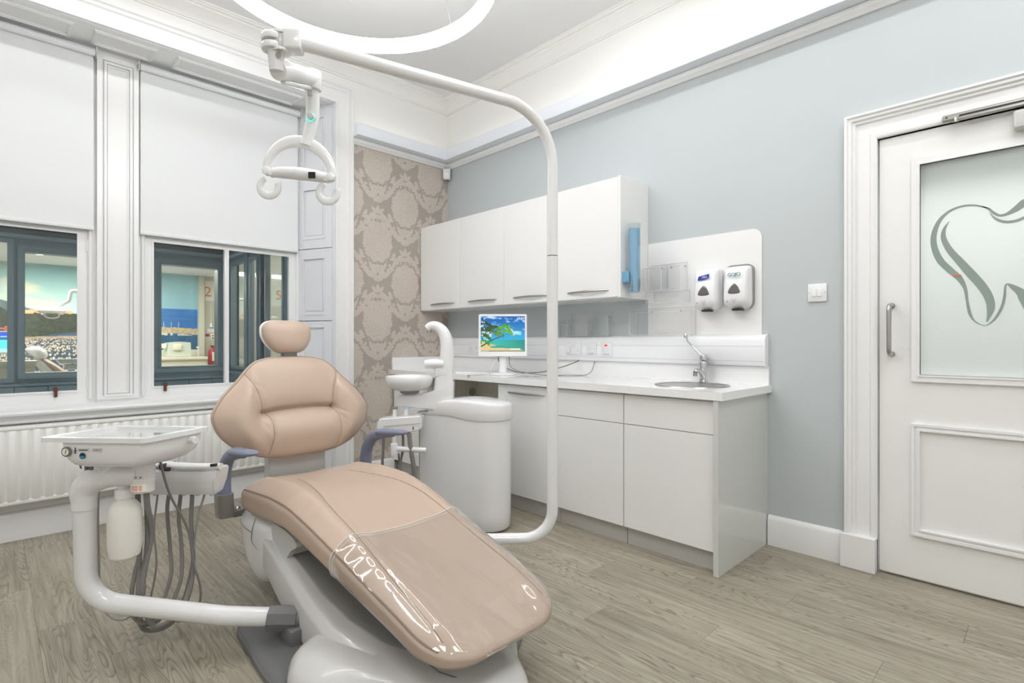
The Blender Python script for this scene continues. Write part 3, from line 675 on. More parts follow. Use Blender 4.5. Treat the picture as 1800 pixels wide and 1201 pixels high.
# etched tooth: bands of clear glass in the frosting
def px_door(px, py):   # picture measurement -> (y, z) on the pane, used once to lay the etched curves out
    th = math.atan2(915, 937); rx = math.sin(th) + (px - 900) / 937 * math.cos(th); ry = math.cos(th) - (px - 900) / 937 * math.sin(th); s = (3.231 + .0135) / rx
    return (-4.218 + s * ry, 1.175 + s * (600.5 - py) / 937)
def zc(lst): return [px_door(1600 + a / 4.45, 330 + b / 4.45) for a, b in lst]
def band(bm, lst, widths):
    P = smooth_path([(0, y, z) for y, z in zc(lst)], 6); n = len(P); W = [float(np.interp(i / (n - 1), np.linspace(0, 1, len(widths)), widths)) for i in range(n)]
    L_, R_ = [], []
    for i, p in enumerate(P):
        tt = (P[min(i + 1, n - 1)] - P[max(i - 1, 0)]).normalized(); nn = Vector((0, -tt.z, tt.y))
        L_.append(p + nn * W[i] * .31); R_.append(p - nn * W[i] * .31)
    lo, hi = [], []
    for q in (.0125, .0138):
        lo.append([bm.verts.new((q, v.y, v.z)) for v in L_]); hi.append([bm.verts.new((q, v.y, v.z)) for v in R_])
    for i in range(n - 1):
        bm.faces.new((lo[0][i], lo[0][i + 1], hi[0][i + 1], hi[0][i])); bm.faces.new((lo[1][i], hi[1][i], hi[1][i + 1], lo[1][i + 1]))
        bm.faces.new((lo[0][i], lo[1][i], lo[1][i + 1], lo[0][i + 1])); bm.faces.new((hi[0][i], hi[0][i + 1], hi[1][i + 1], hi[1][i]))
s_ = .00072
bm = B()
band(bm, [(630, 165), (560, 148), (480, 138), (390, 150), (300, 190), (225, 265), (185, 370), (190, 470), (235, 570), (310, 645), (385, 710), (430, 790), (445, 880), (465, 980), (500, 1040), (560, 1075), (600, 1075), (660, 1030), (715, 940), (738, 850), (745, 770), (765, 750)], [.003, .012, .015, .016, .018, .026, .036, .040, .044, .044, .038, .022, .016, .020, .010, .007, .006, .014, .018, .016, .012, .008])
band(bm, [(305, 262), (265, 330), (262, 400), (310, 490), (390, 580), (480, 680), (560, 770), (615, 860), (630, 950), (600, 1050)], [.002, .022, .034, .042, .050, .058, .056, .052, .044, .010])
band(bm, [(560, 148), (610, 165), (650, 195), (700, 218), (760, 205), (830, 165), (890, 120), (960, 90), (1060, 70), (1180, 90), (1290, 170), (1350, 300), (1340, 450), (1270, 600), (1180, 720), (1140, 850), (1110, 980), (1040, 1060), (960, 1020), (920, 930), (890, 860), (860, 815), (800, 775), (765, 752)], [.006, .014, .018, .016, .022, .040, .050, .054, .040, .030, .024, .020, .022, .030, .036, .030, .020, .012, .030, .050, .060, .050, .030, .010])
band(bm, [(618, 195), (670, 245), (740, 268), (820, 262), (890, 235), (960, 190)], [.002, .016, .020, .020, .020, .006])
obj('etched_tooth', bm, M['etch'], t, label='line drawing of a tooth left clear in the frosting')
oy, oz = px_door(1682, 484.5); bm = B(); box(bm, (.0105, oy - .016, oz - .003), (.0135, oy + .016, oz + .003)); obj('sticker', bm, M['orange'], t, label='tiny orange strip')
# pull handle
bm = B(); tube(bm, fillet([(.006, -3.635, 1.355), (-.062, -3.635, 1.355), (-.062, -3.635, 1.112), (.006, -3.635, 1.112)], .028), .0105, 16)
for z in (1.355, 1.112): cyl(bm, (.007, -3.635, z), .014, .006, (-1, 0, 0), 16)
obj('door_handle', bm, M['steel'], t, label='brushed steel pull handle')
# overhead closer: track on the frame, body on the leaf
bm = B(); box(bm, (-.040, -4.50, 2.206), (-.010, -3.838, 2.232), .003, 1); tr = obj('closer_track', bm, M['steel'], t)
bm = B(); box(bm, (-.0405, -4.49, 2.212), (-.0385, -3.90, 2.221)); cyl(bm, (-.0395, -3.855, 2.219), .004, .003, (-1, 0, 0), 10); obj('track_slot', bm, M['dark'], tr)
bm = B(); box(bm, (-.052, -4.48, 2.196), (-.040, -3.885, 2.206), .002, 1, ); cyl(bm, (-.046, -3.89, 2.190), .010, .02, (0, 0, 1), 14); obj('closer_arm', bm, M['steel'], t)
bm = B(); box(bm, (-.058, -4.34, 2.098), (.004, -4.082, 2.178), .010, 3); obj('closer_body', bm, M['unit_grey'], t)
# corridor seen faintly through the frosting
cb = B(); box(cb, (1.75, -5.2, 0), (1.85, -3.0, 3.0)); cg = mat('corridor_grey', srgb(110, 116, 114), .7); co = S(struct('wall_corridor', cb, cg, flat=True), 'corridor wall behind the door')
bm = B(); box(bm, (.15, -5.2, 2.95), (1.75, -3.0, 3.0)); box(bm, (.15, -5.25, 0), (1.75, -5.2, 2.95)); box(bm, (.15, -3.0, 0), (1.75, -2.95, 2.95)); struct('corridor_shell', bm, cg, co, flat=True)
bm = B(); box(bm, (.15, -5.2, -.1), (1.75, -3.0, -.01)); struct('corridor_floor', bm, M['kick'], co, flat=True)

# ---------------------------------------------------------------- ring lamp
t = thing('ring_lamp', 'large glowing ring pendant lamp hanging over the dental chair', 'lamp', (-2.08, -2.03, 2.80))
ri, ro = .598, .645; pr = [(ri, .006), (ri + .006, 0), (ro - .006, 0), (ro, .006), (ro, .058), (ro - .004, .064), (ri + .004, .064), (ri, .058)]
bm = B(); n = 120; rings = [[bm.verts.new((-2.08 + r * math.cos(2 * PI * k / n), -2.03 + r * math.sin(2 * PI * k / n), 2.80 + h)) for r, h in pr] for k in range(n)]
for k in range(n):
    for i in range(len(pr)): bm.faces.new((rings[k][i], rings[k][(i + 1) % 8], rings[(k + 1) % n][(i + 1) % 8], rings[(k + 1) % n][i]))
obj('diffuser', bm, M['ring'], t)
for ang in (128, 8, 248):
    p = (-2.08 + .62 * math.cos(math.radians(ang)), -2.03 + .62 * math.sin(math.radians(ang)), 2.864)
    bm = B(); tube(bm, [p, (p[0] * .7 - 2.08 * .3, p[1] * .7 - 2.03 * .3, H)], .0014, 6); obj('suspension_wire', bm, M['steel'], t)
bm = B(); cyl(bm, (-2.08, -2.03, 3.46), .20, .04, n=40, bev=.006); obj('ceiling_rose', bm, M['plastic'], t)
# ================================================================ LIGHT WELL AND THE ROOMS ACROSS IT
OY = 2.4
bm = B(); plate(bm, rrect(-5.6, -.6, -1.2, 3.3), [rrect(-4.4, .836, -3.11, 2.083), rrect(-3.011, .885, -2.45, 2.0), rrect(-1.945, .908, -1.404, 1.996)], XZ, OY, OY + .14)
ow = S(struct('wall_opposite', bm, M['slate'], flat=True), 'slate blue-grey painted timber wall across the light well')
bm = B()
for a0, b0, a1, b1 in ((-4.43, .80, -3.085, 2.11), (-3.06, .83, -2.40, 2.06), (-2.03, .845, -1.33, 2.07)): frame_bm(bm, a0, b0, a1, b1, .045, XZ, OY + .002, OY - .022)
struct('window_frame', bm, M['slate'], ow)
bm = B(); extrude_profile(bm, [(0, 0), (.06, 0), (.08, .012), (.085, .03), (.03, .045), (.03, .06), (0, .065)], (-5.5, OY, 2.115), (-1.31, OY, 2.115), (0, -1, 0)); struct('head_moulding', bm, M['slate'], ow)
bm = B(); box(bm, (-5.5, OY - .20, 2.20), (-1.303, OY, 2.34)); struct('head_beam', bm, M['slate_dk'], ow)  # darker slate puts the shade of the recess into the beam colour
bm = B(); extrude_profile(bm, [(0, 0), (.03, 0), (.05, .010), (.05, .022), (0, .034)], (-5.5, OY, .765), (-1.31, OY, .765), (0, -1, 0)); struct('sill_moulding', bm, M['slate'], ow)
x = -5.4
while x < -1.4:
    bm = B(); box(bm, (x, OY - .012, -.4), (min(x + .225, -1.31), OY, .758), .004, 1); struct('board', bm, M['slate'], ow); x += .232
for a0, b0, a1, b1 in ((-4.4, .836, -3.11, 2.083), (-3.011, .885, -2.45, 2.0), (-1.945, .908, -1.404, 1.996)):
    bm = B(); box(bm, (a0 + .002, OY + .06, b0 + .002), (a1 - .002, OY + .064, b1 - .002)); struct('pane', bm, M['glass'], ow, flat=True)
# return wall on the right of the light well
PN = [(.779, 1.176), (1.44, 1.622), (1.80, 2.20)]
bm = B(); plate(bm, rrect(.43, -.6, OY, 3.3), [rrect(a, .905, b, 2.02) for a, b in PN], YZ, -1.303, -1.275)
rw = S(struct('wall_return', bm, M['slate'], flat=True), 'slate blue-grey window wall closing the right side of the light well')
bm = B()
for a, b in PN: frame_bm(bm, a - .03, .875, b + .03, 2.05, .028, YZ, -1.302, -1.322)
struct('window_frame', bm, M['slate'], rw)
for y_ in (1.28, 1.70, 2.33):
    bm = B(); box(bm, (-1.335, y_ - .022, .8), (-1.30, y_ + .022, 2.12), .006, 2); struct('post', bm, M['slate_dk'] if y_ < 1.5 else M['slate'], rw)
bm = B(); extrude_profile(bm, [(0, 0), (.05, 0), (.07, .02), (.02, .06), (0, .06)], (-1.303, .43, 2.09), (-1.303, OY, 2.09), (-1, 0, 0)); extrude_profile(bm, [(0, 0), (.04, 0), (.05, .02), (0, .034)], (-1.303, .43, .82), (-1.303, OY, .82), (-1, 0, 0)); struct('moulding', bm, M['slate'], rw)
for a, b in PN:
    bm = B(); box(bm, (-1.293, a + .001, .906), (-1.289, b - .001, 2.019)); struct('pane', bm, M['glass'], rw, flat=True)
# side room behind the return wall, with the number 5 on its far wall
bm = B(); box(bm, (-1.19, OY - .03, 0), (1.5, OY, 2.6)); box(bm, (1.45, .44, 0), (1.5, OY - .03, 2.6)); box(bm, (-1.19, .43, 2.6), (1.5, OY, 2.66)); box(bm, (-1.19, .40, 0), (1.5, .44, 2.6)); box(bm, (-1.19, .4, -.05), (1.5, OY, 0))
sr = S(struct('wall_side_room', bm, M['farwall'], flat=True), 'warm grey walls of the small room numbered 5')
s5 = thing('room_number', 'orange number 5 on the far wall seen through the side panes', 'sign', (-.745, OY - .032, 1.734), 'orange room numbers')
text('5', .155, (-.745, OY - .036, 1.734), (1, 0, 0), (0, 0, 1), M['orange'], s5, name='digit')
for k, (lx, ly) in enumerate(((-.70, 1.9), (-.55, 1.2))):
    d = thing('downlight', ('small round downlight in the side room ceiling above the 5', 'small round downlight in the side room ceiling near the window panes')[k], 'light', (lx, ly, 2.594), 'ceiling downlights')
    bm = B(); cyl(bm, (lx, ly, 2.590), .045, .008, n=20); obj('lens', bm, M['downlight'], d); bm = B(); lathe(bm, [(.046, 0), (.06, 0), (.06, .008), (.046, .008)], (lx, ly, 2.588)); obj('trim_ring', bm, M['plastic'], d)

# far surgery with the harbour mural
MY = 6.8
bm = B(); box(bm, (-6.0, MY, 0), (1.2, MY + .1, 2.5)); fw = S(struct('wall_far', bm, M['farwall'], flat=True), 'far wall of the surgery across the light well')
bm = B(); box(bm, (-6.1, OY + .15, 0), (-6.0, MY + .1, 2.5)); box(bm, (1.15, OY + .15, 0), (1.25, MY + .1, 2.5)); box(bm, (-1.19, OY + .02, 0), (1.2, OY + .14, 2.5)); S(struct('wall_far_side', bm, M['farwall'], flat=True), 'side walls of the surgery across the light well')
bm = B(); box(bm, (-6.1, OY + .14, 2.379), (1.25, MY + .1, 2.45)); S(struct('ceiling_far', bm, M['frieze'], flat=True), 'ceiling of the surgery across the light well')
bm = B(); box(bm, (-6.1, OY + .14, -.05), (1.25, MY + .1, 0)); S(struct('floor_far', bm, M['kick'], flat=True), 'floor of the surgery across the light well')
def mural(U, V):
    X = -5.9 + U * 5.4; Z = V * 2.375
    c = np.zeros(X.shape + (3,))
    sk = sst(Z, 1.55, 2.4)[..., None]
    sky = np.array([.76, .88, .86]) * (1 - sk) + np.array([.58, .77, .79]) * sk
    cl = sst(fbm(X * 1.4 + 5, Z * 3.2, 4), .40, .62)[..., None] * sst(Z, 1.6, 1.8)[..., None]
    sky = sky * (1 - cl * .85) + np.array([.93, .90, .80]) * cl * .85
    c[:] = sky
    right = sst(X, -1.9, -1.5)[..., None]
    c = c * (1 - right) + (np.array([.55, .74, .82]) * (1 - sk) + np.array([.62, .80, .84]) * sk) * right
    # sea
    hz = np.where(X > -1.9, 1.76, 1.60)
    sea = Z < hz
    sd = np.where(X[..., None] > -1.9, np.array([.08, .40, .68]) * (1 + .25 * (Z[..., None] - 1.4)), np.array([.18, .30, .42]))
    sd = sd * (.88 + .28 * fbm(X * 5, Z * 40, 3)[..., None])
    c[sea] = sd[sea]
    # distant hill and wooded headland on the left part
    left = X < -2.0
    hill = left & (Z < 1.60 + .30 * sst(-X, 2.45, 3.6) + .03 * fbm(X * 4, X * 0, 3)) & (Z > 1.5)
    c[hill] = (np.array([.33, .42, .42]) * (.85 + .4 * fbm(X * 14, Z * 14, 3)[..., None]))[hill]
    wood = left & (Z < 1.60 + .06 * fbm(X * 9, Z * 0, 3) + .24 * sst(-X, 3.0, 3.4)) & (Z > 1.29 + .05 * fbm(X * 3, Z * 0 + 4, 2) - .10 * sst(-X, 2.4, 3.0))
    c[wood] = (np.array([.17, .21, .13]) * (.25 + 1.7 * fbm(X * 44, Z * 50, 4)[..., None] ** 1.4))[wood]
    # houses on the headland
    hn = LAT[(np.floor(X * 22) % 256).astype(int), (np.floor(Z * 34) % 256).astype(int)]
    town = left & (X > -2.98) & (X < -2.3) & (np.abs(Z - 1.635) < .010 + .030 * hn) & (hn > .35)
    c[town] = (np.array([.90, .70, .52]) * (.8 + .3 * hn[..., None]))[town]
    reds = left & (X < -3.05) & (np.abs(Z - 1.33) < .09) & (hn > .68); c[reds] = np.array([.72, .36, .30])
    # quay and the rows of moored boats
    quay = left & (np.abs(Z - (1.235 + .035 * (X + 2.7))) < .018); c[quay] = np.array([.66, .57, .48])
    for k, (z0, gap) in enumerate(((1.215, .6), (1.19, .5), (1.165, .5), (1.14, .5), (1.11, .55), (1.085, .5), (1.05, .52), (1.015, .6), (.965, .55), (.91, .62), (.82, .66), (.70, .6))):
        s = 62 - 3.4 * k; nn = LAT[(np.floor(X * s) % 256).astype(int), k * 3 + 5]; loc = (X * s) % 1 - .5
        zz = z0 + (LAT[(np.floor(X * s) % 256).astype(int), k * 5 + 9] - .5) * (.014 + .002 * k) + .008 * np.sin(X * 5 + k) + .03 * (X + 2.7) * (1 if k < 6 else .5); hh = (.0045 + .0010 * k) * (1 - (2 * loc) ** 2) * (1 + nn)
        bo = left & (np.abs(Z - zz) < hh) & (nn > gap * .75); tone = .62 + .30 * nn
        bc = np.stack([tone, tone * .95, tone * .86], -1); c[bo] = bc[bo]
        sh = left & (Z < zz - hh) & (Z > zz - hh * 2.2) & (nn > gap * .55); c[sh] = c[sh] * .6
        pier = left & (np.abs(Z - zz + hh) < .003); c[pier] = np.array([.60, .50, .42])
    # sand spit and boats on the right part
    rt = X > -1.9; zsp = 1.42 - .05 * (X + 1.2)
    spit = rt & (Z < zsp + .03 * fbm(X * 20, Z * 3, 3)) & (Z > zsp - .085); c[spit] = (np.array([.82, .72, .56]) * (.75 + .4 * fbm(X * 30, Z * 60, 3)[..., None]))[spit]
    nn = LAT[(np.floor(X * 26) % 256).astype(int), 77]
    bo = rt & (np.abs(Z - (1.325 - .10 * (X + 1.2))) < .018 + .012 * fbm(X * 16, Z * 0, 2)) & (nn > .3); c[bo] = np.array([.84, .83, .75])
    mast = rt & (np.abs((X * 9) % 1 - .5) < .012 * 3) & (Z > 1.40) & (Z < 1.52) & (nn > .5); c[mast] = np.array([.74, .80, .82])
    low = rt & (Z < 1.28); c[low] = (np.array([.10, .34, .50]) * (.85 + .3 * fbm(X * 9, Z * 50, 3)[..., None]))[low]
    return c
painted('harbour_mural', (-5.9, MY - .004, 0), (5.4, 0, 0), (0, 0, 2.375), 620, 260, mural, attr_mat('mural_print', .55), fw, 'wall-wide photo mural of a harbour with boats, headland and sky')
bm = B(); box(bm, (-.53, MY - .10, 0), (-.44, MY, 2.379)); struct('pier', bm, M['farwall'], fw, flat=True)
s2 = thing('room_number', 'orange number 2 on the wall beside the extinguisher', 'sign', (-.375, MY - .01, 2.09), 'orange room numbers')
text('2', .26, (-.36, MY - .008, 2.09), (1, 0, 0), (0, 0, 1), M['orange'], s2, name='digit')
bm = B(); box(bm, (-.40, MY - .005, 1.93), (-.10, MY, 2.30)); obj('backing', bm, M['frieze'], s2)
for k, (lx, ly, lb) in enumerate(((-2.758, 5.5, 'round downlight glowing above the harbour mural'), (-1.35, 5.9, 'round downlight near the top of the sea mural'), (-.55, 5.1, 'round downlight beside the orange 2'), (-3.5, 4.0, 'round downlight in the far surgery nearest the left window'))):
    d = thing('downlight', lb, 'light', (lx, ly, 2.37), 'ceiling downlights')
    bm = B(); cyl(bm, (lx, ly, 2.366), .06, .008, n=20); obj('lens', bm, M['downlight'], d); bm = B(); lathe(bm, [(.062, 0), (.085, 0), (.085, .01), (.062, .01)], (lx, ly, 2.367)); obj('trim_ring', bm, M['plastic'], d)
# desk run on the left with a bright monitor
t = thing('desk_unit', 'cream desk unit below the harbour mural', 'desk', (-3.5, 4.75, 0))
bm = B(); box(bm, (-4.6, 4.5, .90), (-2.83, 4.78, .94), .004, 1); obj('top', bm, M['cream'], t)
bm = B(); box(bm, (-4.58, 4.54, 0), (-2.85, 4.77, .90)); obj('body', bm, M['cream'], t, flat=True)
for xx in (-4.5, -3.95, -3.4):
    bm = B(); box(bm, (xx, 4.525, .10), (xx + .52, 4.541, .86), .004, 1); obj('door', bm, M['cream'], t)
t = thing('monitor', 'computer monitor glowing cyan on the desk across the light well', 'monitor', (-3.22, 4.75, .942))
bm = B(); box(bm, (-3.48, 4.68, 1.02), (-3.03, 4.71, 1.30), .008, 2); obj('casing', bm, M['plastic'], t)
def scr(U, V):
    c = np.zeros(U.shape + (3,)); c[:] = np.array([.35, .93, .92]); sk = V > .62; c[sk] = np.array([.10, .35, .92])
    cl = sk & (fbm(U * 6, V * 14) > .55); c[cl] = np.array([.75, .88, 1]); isl = (V > .62) & (V < .62 + .12 * (1 - ((U - .68) / .3) ** 2)); c[isl] = np.array([.05, .45, .55]); c[V < .18] = np.array([.75, .98, .95]); return c
painted('screen', (-3.465, 4.678, 1.045), (.42, 0, 0), (0, 0, .24), 50, 36, scr, attr_mat('far_screen', .3, emit=1.3), t)
bm = B(); box(bm, (-3.26, 4.70, .95), (-3.20, 4.73, 1.03)); obj('neck', bm, M['plastic'], t); bm = B(); box(bm, (-3.33, 4.64, .942), (-3.13, 4.80, .954), .004, 1); obj('foot', bm, M['plastic'], t)
# the other dental chair, its lamp and tray
t = thing('dental_chair', 'second dental chair seen from its side in front of the harbour mural', 'chair', (-2.45, 5.0, 0))
def yp(y, t_): return lambda u, w, q: Vector((u, y + q, w))
bm = B(); cushion(bm, closed_spline([(-2.93, 1.07), (-2.84, 1.12), (-2.74, 1.08), (-2.70, .99), (-2.76, .93), (-2.84, .97)], 4), (-2.82, 1.03), .14, .14, lambda u, w, q: Vector((u, 5 + q, w)), nr=6); obj('headrest', bm, M['unit'], t)
bm = B(); cushion(bm, closed_spline([(-2.78, .95), (-2.70, .94), (-2.45, .72), (-2.30, .60), (-2.36, .54), (-2.60, .72)], 4), (-2.55, .76), .20, .20, lambda u, w, q: Vector((u, 5 + q, w)), nr=6); obj('backrest', bm, M['leather'], t)
bm = B(); cushion(bm, closed_spline([(-2.84, .90), (-2.78, .96), (-2.55, .70), (-2.40, .56), (-2.62, .58)], 4), (-2.62, .72), .17, .17, lambda u, w, q: Vector((u, 5 + q, w)), nr=6); obj('back_shell', bm, M['unit'], t)
bm = B(); box(bm, (-2.45, 4.78, .48), (-1.5, 5.22, .60), .05, 3); obj('seat', bm, M['leather'], t); bm = B(); box(bm, (-2.4, 4.85, 0), (-1.8, 5.15, .48), .05, 2); obj('base', bm, M['unit'], t)
t = thing('surgery_lamp', 'white jointed operating lamp in front of the harbour mural', 'lamp', (-2.66, 5.0, 1.53))
bm = B(); tube(bm, fillet([(-2.10, 5, 1.845), (-2.47, 5, 1.855), (-2.49, 5, 1.72), (-2.68, 5, 1.57)], .04), .022, 10); obj('arm', bm, M['unit'], t)
bm = B(); lathe(bm, [(.0, .05), (.13, .05), (.15, .03), (.12, 0), (0, 0)], (-2.665, 5, 1.545), n=24); obj('head', bm, M['unit'], t)
bm = B(); tube(bm, smooth_path([(-2.74, 5, 1.55), (-2.73, 4.98, 1.50), (-2.665, 4.97, 1.48), (-2.60, 4.98, 1.50), (-2.59, 5, 1.55)]), .010, 8); obj('handle', bm, M['unit'], t)
t = thing('delivery_tray', 'white instrument tray beside the second dental chair', 'tray', (-2.5, 4.5, .85))
bm = B(); plate(bm, [(-2.66, .955), (-2.25, .955), (-2.28, .90), (-2.62, .90)], [], XZ, 4.4, 4.7); obj('tray', bm, M['unit'], t, flat=True)
bm = B(); box(bm, (-2.58, 4.42, .82), (-2.1, 4.68, .888), .02, 2); obj('body', bm, M['unit'], t); bm = B(); box(bm, (-2.30, 4.5, 0), (-2.22, 4.6, .83), .01, 1); obj('post', bm, M['unit'], t)
# counter, steriliser, extinguisher, signs on the right part
t = thing('counter_unit', 'cream counter under the blue sea mural', 'counter', (-1.1, 6.3, 0))
bm = B(); box(bm, (-1.75, 6.05, .87), (-.55, 6.76, .91), .004, 1); obj('top', bm, M['cream'], t); bm = B(); box(bm, (-1.75, 6.76, .91), (-.55, 6.785, 1.03)); obj('upstand', bm, M['cream'], t)
bm = B(); box(bm, (-1.62, 6.08, 0), (-.56, 6.75, .87)); obj('body', bm, M['cream'], t, flat=True)
t = thing('steriliser', 'pale grey-green box-shaped machine standing on the far counter', 'machine', (-.95, 6.35, .912))
bm = B(); plate(bm, [(-1.13, .915), (-.77, .915), (-.78, 1.16), (-.92, 1.17), (-1.10, 1.155)], [], XZ, 6.2, 6.55); obj('body', bm, mat('steriliser_grey', srgb(196, 204, 192), .4), t, angle=20)
bm = B(); box(bm, (-1.045, 6.17, 1.03), (-.92, 6.21, 1.13), .008, 2); obj('hopper', bm, M['cream'], t); bm = B(); box(bm, (-1.20, 6.25, 1.06), (-1.12, 6.35, 1.14), .008, 2); obj('side_holder', bm, M['cream'], t)
t = thing('spray_bottle', 'small white spray bottle at the right end of the far counter', 'bottle', (-.62, 6.4, .912))
bm = B(); lathe(bm, [(0, 0), (.026, 0), (.028, .01), (.028, .09), (.010, .12), (.010, .15), (0, .15)], (-.62, 6.4, .912), n=16); obj('body', bm, M['plastic'], t); bm = B(); box(bm, (-.65, 6.39, 1.06), (-.60, 6.41, 1.085), .004, 1); obj('trigger', bm, M['plastic'], t)
t = thing('fire_extinguisher', 'red fire extinguisher hanging under the orange 2', 'extinguisher', (-.30, 6.72, .72))
bm = B(); lathe(bm, [(0, 0), (.07, 0), (.078, .02), (.078, .24), (.06, .29), (.022, .31), (.022, .34), (0, .34)], (-.30, 6.70, .74), n=20); obj('cylinder', bm, M['red'], t)
bm = B(); box(bm, (-.34, 6.68, 1.075), (-.24, 6.72, 1.10), .004, 1); obj('lever', bm, M['dark'], t)
bm = B(); tube(bm, smooth_path([(-.27, 6.70, 1.07), (-.215, 6.68, 1.03), (-.20, 6.68, .92), (-.215, 6.68, .82)]), .012, 8); obj('hose', bm, M['dark'], t)
bm = B(); plate(bm, rrect(-.335, .82, -.265, .98), [], XZ, 6.618, 6.621); obj('label_patch', bm, M['paper'], t)
t = thing('fire_extinguisher', 'green second extinguisher partly behind the red one', 'extinguisher', (-.17, 6.74, .80))
bm = B(); lathe(bm, [(0, 0), (.05, 0), (.055, .02), (.055, .2), (.02, .24), (0, .24)], (-.19, 6.745, .82), n=16); obj('cylinder', bm, M['green'], t)
for nm, (x0, z0, x1, z1), m_, lb in (('wall_sign', (-.40, 1.27, -.335, 1.315), M['red'], 'small dark red sign above the extinguisher'), ('wall_sign', (-.31, 1.20, -.24, 1.32), M['paper'], 'white fire notice above the extinguisher'), ('wall_switch', (-.375, 1.34, -.25, 1.42), M['plastic'], 'white switch box below the hanging cord')):
    t = thing(nm, lb, 'sign' if 'sign' in nm else 'switch', ((x0 + x1) / 2, MY - .01, z0)); bm = B(); box(bm, (x0, MY - .012, z0), (x1, MY - .002, z1), .002, 1); obj('plate', bm, m_, t)
    if m_ is M['paper']:
        bm = B(); box(bm, (x0 + .02, MY - .014, z0 + .07), (x0 + .045, MY - .011, z0 + .10)); obj('red_mark', bm, M['redprint'], t); bm = B(); box(bm, (x0 + .02, MY - .014, z0 + .02), (x0 + .045, MY - .011, z0 + .05)); obj('green_mark', bm, M['green'], t)
t = thing('pull_cord', 'white pull cord with a bell-shaped end below the orange 2', 'cord', (-.31, MY - .03, 1.45))
bm = B(); tube(bm, [(-.31, MY - .03, 2.37), (-.31, MY - .03, 1.5)], .004, 6); obj('cord', bm, M['plastic'], t); bm = B(); lathe(bm, [(0, .08), (.012, .08), (.03, .01), (.03, 0), (0, 0)], (-.31, MY - .03, 1.44), n=14); obj('bell', bm, M['plastic'], t)
# ================================================================ CABINETS ALONG THE RIGHT WALL
def bow_handle(x, ya, yb, z, parent, depth=.026, r=.0055):
    bm = B(); ym = (ya + yb) / 2; L_ = abs(yb - ya)
    pts = [(x, ya, z), (x - depth * .55, ya + (yb - ya) * .12, z), (x - depth, ym, z + .0), (x - depth * .55, yb - (yb - ya) * .12, z), (x, yb, z)]
    tube(bm, smooth_path(pts, 6), [.003, .006, .0085, .006, .003], 12, flat=(1.0, .55), up=(0, 0, 1)); obj('handle', bm, M['steel'], parent)
def socket_plate(name, label, y0, y1, z0, z1, kind, cat='socket'):
    xs = -.0515; t = thing(name, label, cat, (xs, (y0 + y1) / 2, z0)); lo, hi = min(y0, y1), max(y0, y1)
    bm = B(); box(bm, (xs - .009, lo, z0), (xs, hi, z1), .003, 2); pl = obj('plate', bm, M['plastic'], t)
    return t, xs - .009
# wall cabinets
ys = [-.012, -.600, -1.155, -1.700, -2.232]
labs = ['wall cabinet next to the damask wallpaper, first in the row', 'second wall cabinet from the damask wallpaper', 'third wall cabinet, partly behind the white lamp pole', 'last wall cabinet, with the blue cup dispenser on its side']
for k in range(4):
    t = thing('wall_cabinet', 'gloss white ' + labs[k], 'cabinet', (-.15, (ys[k] + ys[k + 1]) / 2, 1.462), 'wall cabinets')
    bm = B(); box(bm, (-.306, ys[k + 1] + .0005, 1.475), (-.001, ys[k] - .0005, 2.243)); obj('body', bm, M['cab'], t, flat=True)
    bm = B(); box(bm, (-.330, ys[k + 1] + .0015, 1.466), (-.3085, ys[k] - .0015, 2.244), .0015, 1); d = obj('door', bm, M['cab'], t)
    ya = [(-.165, -.529), (-.708, -1.072), (-1.261, -1.622), (-1.805, -2.157)][k]; bow_handle(-.330, ya[0], ya[1], 1.513, d)
t = thing('end_panel', 'gloss white end panel closing the row of wall cabinets', 'panel', (-.17, -2.243, 1.46)); bm = B(); box(bm, (-.336, -2.252, 1.460), (-.001, -2.2335, 2.247), .001, 1); obj('board', bm, M['cab'], t)
t = thing('underside_panel', 'white light pelmet panel under the wall cabinets', 'panel', (-.16, -1.12, 1.455)); bm = B(); box(bm, (-.306, -2.232, 1.4600), (-.001, -.012, 1.4745)); obj('board', bm, M['cab'], t, flat=True)
# cup dispenser on the cabinet's end
cx, cy = -.268, -2.312
t = thing('cup_dispenser', 'blue tubular cup dispenser on the side of the last wall cabinet', 'dispenser', (cx, cy, 1.49))
bm = B(); lathe(bm, [(.0385, 0), (.0385, .412), (.0365, .412), (.0365, 0)], (cx, cy, 1.492), n=32); obj('tube', bm, M['blue_tube'], t)
bm = B(); lathe(bm, [(.0385, 0), (.0385, .016), (.044, .018), (.044, .030), (.0, .032), (0, .028), (.036, .026), (.036, 0)], (cx, cy, 1.904), n=32); obj('cap', bm, M['cup_clear'], t, label='clear rimmed cap')
bm = B(); prof = [(0, 0)]
for k in range(17): prof += [(.030, .0 + k * .0235), (.0335, .019 + k * .0235), (.0345, .021 + k * .0235), (.0345, .0235 + k * .0235)]
prof.append((0, .40)); lathe(bm, prof, (cx, cy, 1.496), n=28); obj('cups', bm, M['blue_cup'], t, label='stack of blue paper cups inside')
for a in (0, 1, 2):
    an = -PI / 2 + (a - 1) * 1.5; dx, dy = math.cos(an), math.sin(an)
    bm = B(); tube(bm, [(cx + dx * .040, cy + dy * .040, 1.575), (cx + dx * .041, cy + dy * .041, 1.53), (cx + dx * .032, cy + dy * .032, 1.495)], .0035, 8, flat=(1, 1.6)); obj('spring_finger', bm, M['steel'], t)
bm = B(); box(bm, (cx - .052, -2.30, 1.555), (cx - .032, -2.252, 1.625), .003, 1); box(bm, (cx - .03, -2.30, 1.56), (cx + .03, -2.2525, 1.60), .002, 1); cyl(bm, (cx - .053, -2.285, 1.565), .007, .008, (-1, 0, 0), 10); obj('bracket', bm, mat('blue_bracket', srgb(110, 160, 190), .3), t)
